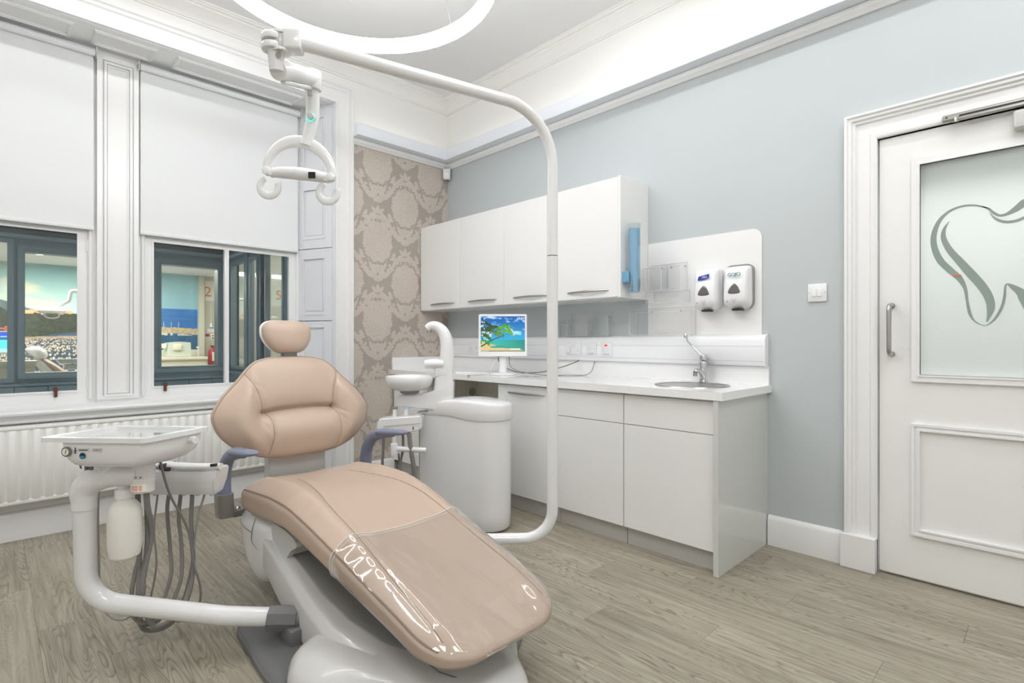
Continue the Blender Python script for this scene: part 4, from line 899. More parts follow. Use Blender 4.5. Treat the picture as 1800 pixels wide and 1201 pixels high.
# base cabinets
def base_cab(y0, y1, label, split=None, handle=None, sink=False):
    t = thing('base_cabinet', label, 'cabinet', (-.3, (y0 + y1) / 2, 0), 'base cabinets')
    bm = B()
    if sink: plate(bm, rrect(-.600, y1 + .0005, -.018, y0 - .0005), [rrect(-.582, y1 + .018, -.036, y0 - .018)], XY, .73, .8795); box(bm, (-.600, y1 + .0005, .104), (-.018, y0 - .0005, .73))
    else: box(bm, (-.600, y1 + .0005, .104), (-.018, y0 - .0005, .8795))
    obj('body', bm, M['cab'], t, flat=True)
    bm = B(); box(bm, (-.580, y1 + .001, .0), (-.560, y0 - .001, .103)); obj('kickboard', bm, M['kick'], t, flat=True)
    if split:
        bm = B(); box(bm, (-.622, y1 + .002, .108), (-.602, y0 - .002, split - .0015), .0015, 1); obj('door', bm, M['cab'], t)
        bm = B(); box(bm, (-.622, y1 + .002, split + .002), (-.602, y0 - .002, .868), .0015, 1); obj('drawer', bm, M['cab'], t)
    else:
        bm = B(); box(bm, (-.622, y1 + .002, .108), (-.602, y0 - .002, .868), .0015, 1); d = obj('door', bm, M['cab'], t)
        if handle: bow_handle(-.622, handle[0], handle[1], .818, d)
    return t
base_cab(-.012, -.47, 'gloss white base cabinet by the damask wallpaper, behind the rinse basin', None, (-.06, -.36))
base_cab(-1.400, -1.958, 'gloss white base cabinet with a bow handle, beside the knee space', None, (-1.500, -1.855))
base_cab(-1.960, -2.466, 'gloss white base cabinet with a drawer, in the middle of the run', .700)
base_cab(-2.468, -3.012, 'gloss white base cabinet with a drawer, under the round sink', .700, sink=True)
t = thing('end_panel', 'glossy grey-white end panel at floor level by the skirting', 'panel', (-.32, -3.03, 0)); bm = B(); box(bm, (-.650, -3.040, 0), (-.001, -3.014, .8795), .001, 1); obj('board', bm, M['cabside'], t)
t = thing('knee_space_panel', 'grey-beige back panel of the knee space with a round vent', 'panel', (-.03, -.93, 0))
kp = mat('grey_beige_panel', srgb(224, 221, 211), .5)
bm = B(); box(bm, (-.040, -1.398, .0), (-.002, -.472, .8795)); obj('board', bm, kp, t, flat=True)
t = thing('side_panel', 'grey-beige side panel of the knee space', 'panel', (-.3, -.478, 0)); bm = B(); box(bm, (-.60, -.486, 0), (-.041, -.471, .8795)); obj('board', bm, kp, t, flat=True)
vg = thing('round_vent', 'small round dark vent grille in the knee space', 'vent', (-.095, -.489, .69)); bm = B(); lathe(bm, [(.028, 0), (.036, 0), (.036, .005), (.028, .005)], (-.095, -.4862, .716), (0, -1, 0)); obj('rim', bm, M['steel'], vg)
bm = B(); cyl(bm, (-.095, -.4862, .716), .028, .001, (0, -1, 0)); obj('hole', bm, M['dark'], vg); bm = B()
for k in (-1, 0, 1): box(bm, (-.095 - .026, -.490, .716 + k * .013 - .002), (-.095 + .026, -.488, .716 + k * .013 + .002))
box(bm, (-.097, -.490, .690), (-.093, -.488, .742)); obj('grille', bm, M['steel'], vg)
# worktop with sink cut-out
SX, SY, SR = -.325, -2.735, .205
t = thing('worktop', 'long white quartz worktop with upstands', 'worktop', (-.33, -1.5, .88))
bm = B(); cir = [(SX + (SR - .006) * math.cos(2 * PI * k / 48), SY + (SR - .006) * math.sin(2 * PI * k / 48)) for k in range(48)]
plate(bm, rrect(-.655, -3.062, -.001, -.003), [cir], XY, .8805, .922); obj('slab', bm, M['worktop'], t, angle=50)
bm = B(); box(bm, (-.022, -3.052, .922), (-.001, -.003, 1.030), .001, 1); obj('upstand', bm, M['worktop'], t)
bm = B(); box(bm, (-.640, -.022, .922), (-.022, -.003, 1.030), .001, 1); obj('side_upstand', bm, M['worktop'], t)
# sink and tap
t = thing('sink', 'round stainless steel basin let into the worktop', 'sink', (SX, SY, .76))
bm = B(); lathe(bm, [(SR + .004, .0), (SR + .002, .004), (SR - .016, .0045), (SR - .022, .0), (SR - .030, -.012), (SR - .045, -.10), (SR - .075, -.135), (.03, -.145), (.0, -.146)], (SX, SY, .922), n=56); obj('bowl', bm, M['steel'], t, angle=60)
bm = B(); lathe(bm, [(.026, 0), (.026, .004), (.018, .005), (0, .004)], (SX, SY, .778), n=20); obj('waste', bm, M['chrome'], t)
tx, ty = -.085, -2.690
t = thing('tap', 'chrome lever tap with a long elbow lever behind the round sink', 'tap', (tx, ty, .922))
bm = B(); lathe(bm, [(0, 0), (.030, 0), (.030, .006), (.025, .012), (.023, .05), (.025, .09), (.026, .118), (.022, .130), (0, .134)], (tx, ty, .9225), n=24); obj('body', bm, M['chrome'], t)
bm = B(); tube(bm, smooth_path([(tx - .01, ty, .955), (tx - .05, ty - .002, .990), (tx - .095, ty - .004, 1.000), (tx - .115, ty - .004, .986)]), [.019, .016, .014, .014], 14); sp = obj('spout', bm, M['chrome'], t); bm = B(); cyl(bm, (tx - .117, ty - .004, .966), .013, .02, n=16); obj('aerator', bm, M['steel'], sp)
bm = B(); lathe(bm, [(0, 0), (.022, .002), (.024, .02), (.018, .038), (0, .042)], (tx, ty, 1.055), n=20); hd = obj('lever_head', bm, M['chrome'], t)
bm = B(); tube(bm, [(tx - .008, ty + .008, 1.085), (tx - .020, ty + .050, 1.130), (tx - .030, ty + .090, 1.175), (tx - .034, ty + .100, 1.215)], [.007, .006, .006, .005], 10); lathe(bm, [(0, 0), (.012, .004), (.013, .016), (.007, .028), (0, .03)], (tx - .034, ty + .100, 1.195), n=14); obj('elbow_lever', bm, M['chrome'], hd)
# dado trunking with sockets
tk = [(0, 0), (.040, 0), (.050, .020), (.050, .152), (.040, .172), (.014, .184), (0, .184)]
t = thing('dado_trunking', 'white plastic cable trunking running above the worktop upstand', 'trunking', (-.02, -1.5, 1.032))
bm = B(); extrude_profile(bm, tk, (-.001, -.003, 1.032), (-.001, -3.035, 1.032), (-1, 0, 0)); obj('body', bm, M['trunk'], t)
bm = B(); extrude_profile(bm, [(a * 1.05 + (.001 if a else 0), b * 1.02 - .002) for a, b in tk], (-.001, -3.035, 1.032), (-.001, -3.043, 1.032), (-1, 0, 0)); obj('end_cap', bm, M['trunk'], t)
bm = B(); box(bm, (-.0518, -3.034, 1.146), (-.0505, -.004, 1.148)); box(bm, (-.0518, -3.034, 1.058), (-.0505, -.004, 1.060)); obj('lid_seam', bm, M['unit_grey'], t)
def pins(bm, x, y, z, s=.0075, n=3):
    pts = [(y, z + s * 1.2), (y - s * 1.15, z - s), (y + s * 1.15, z - s)]
    for k, (a, b) in enumerate(pts): box(bm, (x - .0008, a - (.0017 if k == 0 else .003), b - (.0035 if k == 0 else .0018)), (x + .001, a + (.0017 if k == 0 else .003), b + (.0035 if k == 0 else .0018)))
t, xf = socket_plate('power_socket', 'white socket with a plugged-in round cap and switches, first of the three by the pole', -1.562, -1.712, 1.075, 1.165, 0)
bm = B(); pins(bm, xf, -1.684, 1.112); obj('pin_holes', bm, M['dark'], t); bm = B(); cyl(bm, (xf + .001, -1.596, 1.112), .024, .014, (-1, 0, 0), 24, .003); obj('plug_cap', bm, M['plastic'], t)
bm = B(); box(bm, (xf - .004, -1.634, 1.128), (xf + .001, -1.618, 1.152), .002, 1); box(bm, (xf - .004, -1.660, 1.128), (xf + .001, -1.644, 1.152), .002, 1); obj('switch_rocker', bm, M['plastic'], t)
t, xf = socket_plate('power_socket', 'small white single spur socket between its two neighbours', -1.762, -1.852, 1.075, 1.163, 0)
bm = B(); cyl(bm, (xf + .001, -1.780, 1.122), .003, .0015, (-1, 0, 0), 10); cyl(bm, (xf + .001, -1.836, 1.122), .003, .0015, (-1, 0, 0), 10); obj('screw', bm, M['steel'], t); bm = B(); box(bm, (xf - .003, -1.814, 1.108), (xf + .001, -1.792, 1.134), .002, 1); obj('switch_rocker', bm, M['plastic'], t)
bm = B(); box(bm, (xf - .0005, -1.830, 1.084), (xf + .0005, -1.784, 1.0875)); obj('print_line', bm, M['ink_grey'], t)
t, xf = socket_plate('power_socket', 'white spur socket with a red neon rocker, nearest the sink', -1.900, -1.990, 1.070, 1.166, 0)
bm = B(); box(bm, (xf - .003, -1.952, 1.140), (xf + .001, -1.930, 1.153), .001, 1); obj('neon_rocker', bm, M['redled'], t); bm = B(); cyl(bm, (xf + .001, -1.914, 1.116), .003, .0015, (-1, 0, 0), 10); cyl(bm, (xf + .001, -1.976, 1.116), .003, .0015, (-1, 0, 0), 10); obj('screw', bm, M['steel'], t)
bm = B(); cyl(bm, (xf + .001, -1.944, 1.110), .010, .004, (-1, 0, 0), 16); obj('fuse_holder', bm, M['plastic'], t); bm = B(); box(bm, (xf - .0005, -1.972, 1.081), (xf + .0005, -1.918, 1.0845)); obj('print_line', bm, M['ink_grey'], t)
t, xf = socket_plate('power_socket', 'white socket half hidden behind the monitor', -.392, -.53, 1.078, 1.166, 0); bm = B(); pins(bm, xf, -.425, 1.112); pins(bm, xf, -.50, 1.112); obj('pin_holes', bm, M['dark'], t)
# splashback
t = thing('splashback', 'tall glossy white splashback with rounded top corner behind the dispensers', 'splashback', (-.004, -2.63, 1.217))
bm = B(); plate(bm, rrect(-3.008, 1.2165, -2.254, 1.842, .055, 8, (0, 0, 0, 1)), [], YZ, -.001, -.008); obj('sheet', bm, M['worktop'], t)
for (yy, zz) in ((-2.985, 1.76),):
    bm = B(); cyl(bm, (-.008, yy, zz), .004, .001, (-1, 0, 0), 10); obj('fixing', bm, M['plastic'], t)
# soap / sanitiser dispensers
def soap(y0, label, logo, wide=.155):
    z0, z1 = 1.362, 1.628; xf = -.110; yc = y0
    t = thing('soap_dispenser', label, 'dispenser', (-.05, yc, z0), 'touch-free wall dispensers')
    w = wide / 2
    bm = B(); plate(bm, rrect(yc - w - .004, z0 + .012, yc + w + .004, z1 + .006, .035, 6), [], YZ, -.0085, -.036); obj('back_plate', bm, M['unit_mid'] if logo != 'P' else M['plastic'], t, label='grey back plate' if logo != 'P' else None)
    # curved hood: rounded outline inflated forward
    out = closed_spline([(-w, .045), (-w * .80, .014), (-w * .45, .004), (0, .0), (w * .45, .004), (w * .80, .014), (w, .045), (w, .13), (w * .98, .235), (w * .86, .258), (w * .5, .262), (0, .263), (-w * .5, .262), (-w * .86, .258), (-w * .98, .235), (-w, .13)], 4)
    bm = B(); cushion(bm, out, (0, .13), .078, .0, lambda u, v, q: Vector((-.034 - q * (1.0 - .30 * sst(v, .10, .27) - .22 * sst(-v, -.06, 0)), yc + u, z0 + v)), nr=16, pw=6.5); obj('hood', bm, M['plastic'], t, angle=60)
    xw = -.034 - .0775
    bm = B(); tri = closed_spline([(-.043, .086), (-.047, .098), (-.030, .124), (-.008, .143), (.004, .143), (.030, .122), (.046, .098), (.040, .086), (0, .082)], 4)
    cushion(bm, tri, (0, .105), .006, .004, lambda u, v, q: Vector((xw - q + .002, yc + u * .78, z0 + v + .010)), nr=6, pw=5); obj('window', bm, M['smoke'], t, label='smoked triangular sight window')
    bm = B()
    if logo == 'P':
        plate(bm, [(yc + .036, z0 + .189), (yc + .030, z0 + .212), (yc - .036, z0 + .224), (yc - .030, z0 + .200)], [], YZ, xw + .009, xw - .0015); lg = obj('logo_patch', bm, M['logo_blue'], t, flat=True); text('PURELL', .0185, (xw - .0022, yc, z0 + .2062), (0, -1, 0.13), (0, -.13, 1), M['plastic'], t, name='logo_lettering', shear=.15)
    else:
        bm.free(); text('GOJO', .030, (xw - .0022, yc, z0 + .206), (0, -1, .08), (0, -.08, 1), M['logo_teal'], t, name='logo_lettering', ext=.0030, shear=.15)
    text('skin care', .008, (xw - .0006, yc, z0 + .078), (0, -1, 0), (0, 0, 1), M['ink_grey'], t) if False else None
    bm = B(); 
    for k in range(3): tube(bm, [(xw - .0002, yc - .016 + k * .004, z0 + .066 - k * .010), (xw - .0002, yc, z0 + .058 - k * .010), (xw - .0002, yc + .016 - k * .004, z0 + .066 - k * .010)], .0009, 5)
    obj('hand_symbol', bm, M['ink_grey'], t); bm = B(); cyl(bm, (xw + .002, yc + .040, z0 + .050), .0025, .003, (-1, 0, 0), 10); obj('indicator', bm, M['dark'], t)
    bm = B(); box(bm, (-.098, yc - .036, z0 - .004), (-.05, yc + .020, z0 + .008), .003, 1); obj('nozzle', bm, M['dark'], t)
soap(-2.700, 'white wall dispenser with a blue PURELL mark, left of the pair', 'P'); soap(-2.888, 'white wall dispenser lettered GOJO with a grey back plate, right of the pair', 'G')
# clear acrylic holders
def acrylic(name, label, y0, y1, z0, z1, depth, x=-.009, screws=(), front=None):
    t = thing(name, label, 'holder', (x, (y0 + y1) / 2, z0), 'clear acrylic holders'); a, b = min(y0, y1), max(y0, y1); th = .003
    bm = B(); box(bm, (x - th, a, z0), (x, b, z1)); obj('back_sheet', bm, M['acrylic'], t, flat=True)
    zf = front if front else z1 - .03
    bm = B(); box(bm, (x - depth, a, z0), (x - depth + th, b, zf)); obj('front_sheet', bm, M['acrylic'], t, flat=True)
    for q in (a, b - th):
        bm = B(); box(bm, (x - depth + th, q, z0), (x - th, q + th, zf)); obj('side_sheet', bm, M['acrylic'], t, flat=True)
    bm = B(); box(bm, (x - depth + th, a + th, z0), (x - th, b - th, z0 + th)); obj('base_sheet', bm, M['acrylic'], t, flat=True)
    bm = B()
    for q in (a, b): tube(bm, [(x - depth, q, z0), (x - depth, q, zf)], .0013, 5); tube(bm, [(x, q, z0), (x, q, z1)], .0013, 5)
    tube(bm, [(x, a, z1), (x, b, z1)], .0013, 5); tube(bm, [(x - depth, a, zf), (x - depth, b, zf)], .0013, 5); tube(bm, [(x - depth, a, z0), (x - depth, b, z0)], .0015, 5)
    obj('polished_edges', bm, M['acrylic_edge'], t)
    for (sy, sz) in screws:
        bm = B(); cyl(bm, (x - th, sy, sz), .0055, .003, (-1, 0, 0), 12); cyl(bm, (x - th - .002, sy, sz), .002, .002, (-1, 0, 0), 8); obj('screw', bm, M['steel'], t)
acrylic('leaflet_holder', 'small clear acrylic holder on the blue-grey wall, lower one right of the pole', -1.46, -1.775, 1.218, 1.335, .075, x=-.002, screws=((-1.56, 1.30), (-1.68, 1.30)))
acrylic('leaflet_holder', 'wider clear acrylic holder on the blue-grey wall over the sockets', -1.57, -1.955, 1.219, 1.385, .055, x=-.002, screws=((-1.93, 1.355), (-1.93, 1.315), (-1.74, 1.32)))
acrylic('glove_box_holder', 'low wide clear acrylic holder at the foot of the splashback', -2.16, -2.60, 1.220, 1.400, .085, x=-.0095, screws=((-2.29, 1.375), (-2.50, 1.375)))
acrylic('glove_box_holder', 'upper clear acrylic holder on the splashback beside the cup dispenser', -2.27, -2.40, 1.515, 1.69, .085, x=-.0095, screws=((-2.36, 1.665),))
acrylic('glove_box_holder', 'clear acrylic holder next to the blue-marked soap dispenser', -2.405, -2.545, 1.515, 1.69, .085, x=-.0095, screws=((-2.43, 1.665), (-2.53, 1.665)))
acrylic('glove_box_holder', 'clear acrylic tray between the upper and the low holders', -2.30, -2.56, 1.428, 1.508, .105, x=-.0095, front=1.50)
# monitor on the worktop
mc = Vector((-.455, -1.275, 0)); ma = math.atan2(-.257, .263)     # screen line direction on plan
ux = Vector((math.cos(ma), math.sin(ma), 0)); nx_ = Vector((ux.y, -ux.x, 0)); nx_ = -nx_ if nx_.dot(Vector((-3.2, -4.2, 0)) - mc) < 0 else nx_
tl = math.radians(4)
up = Vector((0, 0, math.cos(tl))) - nx_ * math.sin(tl); nn = nx_ * math.cos(tl) + Vector((0, 0, math.sin(tl)))
mo = mc + Vector((0, 0, 1.065))
MT = lambda u, v, q: mo + ux * u + up * v + nn * q
t = thing('monitor', 'white monitor showing a palm beach, standing on the white worktop', 'monitor', (mc.x, mc.y, .922))
bm = B(); plate(bm, rrect(-.183, -.002, .183, .318, .010, 4), [rrect(-.168, .034, .168, .302)], MT, 0, .012); plate(bm, rrect(-.183, -.002, .183, .318, .010, 4), [], MT, -.030, 0); obj('casing', bm, M['plastic'], t)
def beach(U, V):
    c = np.zeros(U.shape + (3,)); s = sst(V, .32, 1)[..., None]
    c[:] = np.array([.16, .68, .86]) * (1 - s) + np.array([.00, .36, .70]) * s
    cl = sst(fbm(U * 5 + 3, V * 8, 4), .52, .70)[..., None] * .9; c[:] = c * (1 - cl) + np.array([.85, .94, .98]) * cl
    w = V < .33; wc = np.array([.20, .80, .74]) * (1 - .3 * U[..., None]) + np.array([.25, .1, .05]) * (.33 - V)[..., None]; c[w] = wc[w]
    sand = V < .22 - .24 * (U - .12) + .02 * np.sin(U * 9); sand &= V < .30; c[sand] = np.array([.86, .79, .56])
    sh = ((U - .42) / .22) ** 2 + ((V - .13) / .03) ** 2 < 1; c[sh] = np.array([.20, .62, .58])
    # leaning trunk
    for a in np.linspace(0, 1, 60):
        px = .02 + .50 * a; py = .15 + .28 * a ** 1.2 + .06 * math.sin(a * 3)
        c[np.hypot((U - px) * 1.2, V - py) < .016 * (1.2 - .5 * a)] = np.array([.30, .25, .20])
    for a in np.linspace(0, 1, 24):
        c[np.hypot((U - (.52 - .12 * a)) * 1.2, V - (.46 + .14 * a - .05 * a * a)) < .012] = np.array([.28, .24, .18])
    def frond(cx, cy, n, L_, col, seed):
        r_ = random.Random(seed)
        for k in range(n):
            an = r_.uniform(-.4, PI + .4); l = L_ * r_.uniform(.6, 1.1)
            for a in np.linspace(0, 1, 14):
                x = cx + l * a * math.cos(an); y = cy + l * a * math.sin(an) * .9 - .55 * L_ * a * a * 1.3
                m_ = np.hypot((U - x) * 1.2, V - y) < .022 * (1 - .6 * a); c[m_] = np.array(col) * r_.uniform(.75, 1.2)
    frond(.09, .80, 26, .24, (.14, .24, .10), 21); frond(.10, .62, 26, .24, (.20, .32, .10), 2); frond(.08, .44, 24, .20, (.22, .42, .10), 7); frond(.07, .28, 20, .16, (.30, .55, .12), 11)
    frond(.29, .68, 24, .22, (.20, .30, .09), 3); frond(.29, .56, 16, .16, (.36, .44, .12), 13); frond(.42, .50, 8, .10, (.40, .52, .12), 5); frond(.54, .70, 24, .24, (.34, .64, .10), 4); frond(.56, .56, 14, .20, (.40, .70, .14), 14)
    for k in range(8):
        for j in range(2):
            m_ = (np.abs(U - (.035 + .045 * j)) < .012) & (np.abs(V - (.93 - .095 * k)) < .020); c[m_] = np.array([.85, .88, .90]) if (k + j) % 3 else np.array([.2, .22, .28])
    for j in range(4): c[(np.abs(U - (.84 + .045 * j)) < .012) & (np.abs(V - .955) < .018)] = np.array([.92, .95, .9])
    c[V < .025] = np.array([.16, .28, .30]); c[(V > .05) & (V < .085) & (U > .66) & (U < .90)] = np.array([.93, .94, .90])
    for k in range(6): c[(np.abs(V - .013) < .007) & (np.abs(U - .02 - .03 * k) < .008)] = np.array([.7, .8, .85])
    return c
p_ = MT(-.168, .034, .0015); painted('screen', p_, ux * .336, up * .268, 150, 120, beach, attr_mat('beach_screen', .25, emit=.95), t, 'screen with palm trees, sea and desktop icons')
bm = B(); tube(bm, [MT(0, .10, -.035), mc + Vector((0, 0, 1.08)) - nx_ * .035, mc + Vector((0, 0, .935)) - nx_ * .03], .030, 18, flat=(1, .65), up=tuple(ux)); obj('neck', bm, M['plastic'], t)
bm = B(); lathe(bm, [(0, 0), (.105, 0), (.108, .005), (.100, .011), (.045, .018), (0, .018)], (mc.x - nx_.x * .02, mc.y - nx_.y * .02, .9225), n=36); obj('foot', bm, M['plastic'], t)
for nm, pts, m_, lb in (('cable', [MT(-.02, .06, -.032), mc + Vector((-.03, .055, 1.03)), mc + Vector((-.045, .08, .965)), mc + Vector((-.04, .10, .926))], M['plastic'], 'thin white cable hanging below the monitor'),
                        ('cable', [MT(.0, .06, -.034), mc + Vector((-.005, .045, 1.05)), mc + Vector((.02, .03, .99)), mc + Vector((.07, .0, .96)), mc + Vector((.13, -.08, .935)), mc + Vector((.20, -.22, .945)), mc + Vector((.30, -.36, .99)), mc + Vector((.42, -.40, 1.03))], M['dark'], 'black cable curling from the monitor along the upstand'),
                        ('cable', [MT(.05, .05, -.034), mc + Vector((.06, -.02, .99)), mc + Vector((.10, -.10, .945)), mc + Vector((.16, -.26, .926)), mc + Vector((.25, -.42, .927)), mc + Vector((.38, -.52, .935)), mc + Vector((.42, -.55, 1.03))], M['hose'], 'grey cable lying on the worktop beside the monitor')):
    bm = B(); tube(bm, smooth_path(pts), .0028, 8); tag(obj(nm, bm, m_), lb, 'cable')
t = thing('keyboard', 'flat white keyboard lying left of the monitor foot', 'keyboard', (-.50, -1.04, .9225))
ka = ma; kx = Vector((math.cos(ka), math.sin(ka), 0)); ky = Vector((-kx.y, kx.x, 0)); kc = Vector((-.46, -1.02, .9225)); KT = lambda a, b, q: kc + kx * a + ky * b + Vector((0, 0, q))
bm = B(); plate(bm, rrect(-.19, -.065, .19, .065, .01, 3), [], KT, 0, .012); obj('tray', bm, M['plastic'], t)
bm = B()
for r_ in range(5):
    for k in range(17):
        a0 = -.182 + k * .0215; b0 = -.056 + r_ * .0225; plate(bm, rrect(a0, b0, a0 + .019, b0 + .019), [], KT, .012, .0155)
o = obj('keys', bm, M['plastic'], t); o['kind'] = 'stuff'
t = thing('paper_sheet', 'loose cream paper sheet at the front edge of the worktop', 'paper', (-.58, -1.22, .9225)); kc2 = Vector((-.565, -1.17, .9235)); bm = B(); plate(bm, rrect(-.12, -.04, .13, .04), [], lambda a, b, q: kc2 + kx * a + ky * b + Vector((0, 0, q)), 0, .0012); obj('sheet', bm, M['paper'], t)
# light switch and motion sensor
t = thing('light_switch', 'white double light switch on the blue-grey wall beside the door frame', 'switch', (-.004, -3.30, 1.392))
bm = B(); box(bm, (-.011, -3.347, 1.392), (-.0005, -3.254, 1.491), .004, 2); obj('plate', bm, M['plastic'], t)
for yy in (-3.287, -3.314):
    bm = B(); box(bm, (-.016, yy - .010, 1.420), (-.010, yy + .010, 1.462), .002, 1, rot=Matrix.Rotation(.08, 3, 'Y')); obj('rocker', bm, M['plastic'], t)
for yy in (-3.263, -3.338):
    bm = B(); cyl(bm, (-.011, yy, 1.441), .003, .001, (-1, 0, 0), 10); obj('screw', bm, M['steel'], t)
t = thing('motion_sensor', 'small white motion sensor in the corner under the picture rail', 'sensor', (-.03, -.03, 2.755))
bm = B(); box(bm, (-.036, -.028, -.05), (.036, .028, .05), .010, 3); bmesh.ops.rotate(bm, verts=bm.verts, cent=(0, 0, 0), matrix=Matrix.Rotation(-PI / 4, 3, 'Z')); bmesh.ops.translate(bm, verts=bm.verts, vec=(-.050, -.050, 2.806)); obj('casing', bm, M['plastic'], t)
bm = B(); cyl(bm, (-.068, -.068, 2.800), .020, .004, (-1, -1, 0), 16, .0015); obj('lens', bm, M['trunk'], t)
# ================================================================ DENTAL CHAIR
CX_ = -2.07
chair = thing('dental_chair', 'taupe leather dental chair with blue-grey armrests in the middle of the floor', 'dental chair', (CX_, -2.1, 0))
YS = [-1.48, -1.60, -1.85, -2.05, -2.20, -2.40, -2.60, -2.80, -2.92, -3.03]
ZT = [.505, .522, .546, .544, .518, .466, .410, .355, .316, .268]
ZB = [.366, .362, .384, .398, .376, .336, .300, .262, .236, .205]
HW = [.318, .320, .322, .322, .318, .306, .296, .284, .278, .270]
def seat_par(y):
    q = -y; f = lambda A: float(np.interp(q, [-v for v in YS], A))
    # smooth the tables a little
    g = lambda A: (float(np.interp(q - .05, [-v for v in YS], A)) + float(np.interp(q, [-v for v in YS], A)) * 2 + float(np.interp(q + .05, [-v for v in YS], A))) / 4
    return g(ZT), g(ZB), g(HW)
def seat_pt(y, ph, off=0.0):
    """point on the seat skin at station y and section angle ph"""
    zt, zb, hw = seat_par(y)
    # foot end rounding (plan) and rear rounding
    e1 = max(0.0, min(1.0, (y + 3.03) / .17)); k1 = (1 - (1 - e1) ** 2.4) ** (1 / 2.4)
    e2 = max(0.0, min(1.0, (-1.48 - y) / .07)); k2 = (1 - (1 - e2) ** 2.2) ** (1 / 2.2)
    hw2 = hw * (.40 + .60 * k1) * (.88 + .12 * k2) if e1 > 0 else hw * .40
    hh = (zt - zb) / 2; zm = (zt + zb) / 2
    e3 = max(0.0, min(1.0, (y + 3.03) / .16)); th = (1 - (1 - e3) ** 3.4) ** (1 / 2.3) * (1 - (1 - e2) ** 5) ** (1 / 2.5)
    c, s = math.cos(ph), math.sin(ph); ee = .58
    x = hw2 * math.copysign(abs(c) ** (.50 if s > 0 else .36), c); z = hh * th * math.copysign(abs(s) ** (.72 if s > 0 else .40), s)
    if s > 0:
        u = x / hw; top = s ** .5 * th
        bol = math.exp(-((abs(u) - .74) / .15) ** 2) * (.024 * float(sst(-y, 1.50, 1.62)) * (1 - .55 * float(sst(-y, 2.35, 2.7))))
        su = seam_u(y); gr = .0050 * math.exp(-((abs(x) - su) / .011) ** 2) * float(sst(-y, 1.62, 1.8))
        wr = .0016 * math.sin(y * 95 + 8 * u) * math.exp(-((abs(u) - .84) / .12) ** 2) * float(sst(-y, 1.95, 2.05)) * (1 - float(sst(-y, 2.6, 2.8)))
        z += (bol - gr + wr - .010 * math.exp(-(u / .42) ** 2)) * top
    n = Vector((math.copysign(abs(c) ** 1.2, c), 0, math.copysign(abs(s) ** 1.2, s)))
    n = n.normalized() if n.length > 0 else Vector((0, 0, 1))
    if y < -2.9: n = (n + Vector((0, -1, 0)) * ((-2.9 - y) / .13) ** 2).normalized()
    return Vector((CX_ + x, y, zm + z)) + n * off
def seam_u(y): return .130 + .075 * float(sst(-y, 1.7, 2.3)) + .010 * float(sst(-y, 2.4, 2.9))
def seat_mesh(y0, y1, off, nph, ny, name, m, cap0=True, cap1=True, wob=None):
    bm = B(); rings = []
    for i in range(ny + 1):
        t = i / ny; t = .5 - .5 * math.cos(t * PI) if cap0 else 1 - math.cos(t * PI / 2) if False else math.sin(t * PI / 2)
        y = y0 + (y1 - y0) * t
        ring = []
        for k in range(nph):
            ph = 2 * PI * k / nph; p = seat_pt(y, ph, off)
            if wob: p += wob(p, ph)
            ring.append(bm.verts.new(p))
        rings.append(ring)
    for a, b in zip(rings, rings[1:]):
        for k in range(nph): bm.faces.new((a[k], a[(k + 1) % nph], b[(k + 1) % nph], b[k]))
    if cap0: bm.faces.new(rings[0])
    if cap1: bm.faces.new(rings[-1])
    return obj(name, bm, m, chair, angle=80)
seat = seat_mesh(-1.4805, -3.0295, 0, 200, 170, 'seat', M['leather']); 
def seat_line(ph_or_x, ya, yb, n=60, top=True, lift=.0008):
    out = []
    for i in range(n + 1):
        y = ya + (yb - ya) * i / n
        if callable(ph_or_x):
            xt = ph_or_x(y); lo_, hi_ = 0.02, PI / 2
            for _ in range(26):
                md = (lo_ + hi_) / 2
                if abs(seat_pt(y, md).x - CX_) > abs(xt): lo_ = md
                else: hi_ = md
            ph = lo_ if xt > 0 else PI - lo_
        else: ph = ph_or_x
        out.append(seat_pt(y, ph, lift))
    return out
bm = B()
for sgn in (1, -1): tube(bm, seat_line(lambda y, s=sgn: s * seam_u(y), -1.72, -2.96), .0016, 6)
obj('seam', bm, M['seam'], seat)
bm = B()
for ph in (.40, PI - .40): tube(bm, seat_line(ph, -1.53, -2.97, 90), .0026, 6)
for ph in (.345, PI - .345): tube(bm, seat_line(ph, -1.53, -2.97, 90), .0014, 6)
obj('piping', bm, M['seam'], seat)
# clear cover pulled over the foot end
rnd = random.Random(4)
def cov_wob(p, ph):
    s = max(0, math.sin(ph)); a = vnoise(np.array(p.x * 15 + p.y * 3), np.array(p.y * 4 - p.x * 2)); b = vnoise(np.array(p.x * 36), np.array(p.y * 20 + 9))
    e = float(sst(-p.y, 2.85, 3.0))
    return Vector((0, 0, 1)) * (float(a) * .0030 * (.35 + s) * (1 - .6 * float(sst(abs(p.x - CX_), .16, .22))) + float(b) * .0009 * (.05 + 4.0 * e + .6 * (1 - s)))
cov = seat_mesh(-2.43, -3.036, .0045, 160, 80, 'clear_cover', M['film'], cap0=False, cap1=True, wob=cov_wob); cov['label'] = 'clear vinyl cover over the foot end'
bm = B(); tube(bm, [seat_pt(-2.43, 2 * PI * k / 120, .0065) + cov_wob(seat_pt(-2.43, 2 * PI * k / 120), 2 * PI * k / 120) for k in range(121)], .0013, 6, cap=False); tube(bm, [seat_pt(-2.445, 2 * PI * k / 120, .0062) + cov_wob(seat_pt(-2.445, 2 * PI * k / 120), 2 * PI * k / 120) for k in range(121)], .0008, 6, cap=False); obj('hem', bm, M['acrylic_edge'], cov)

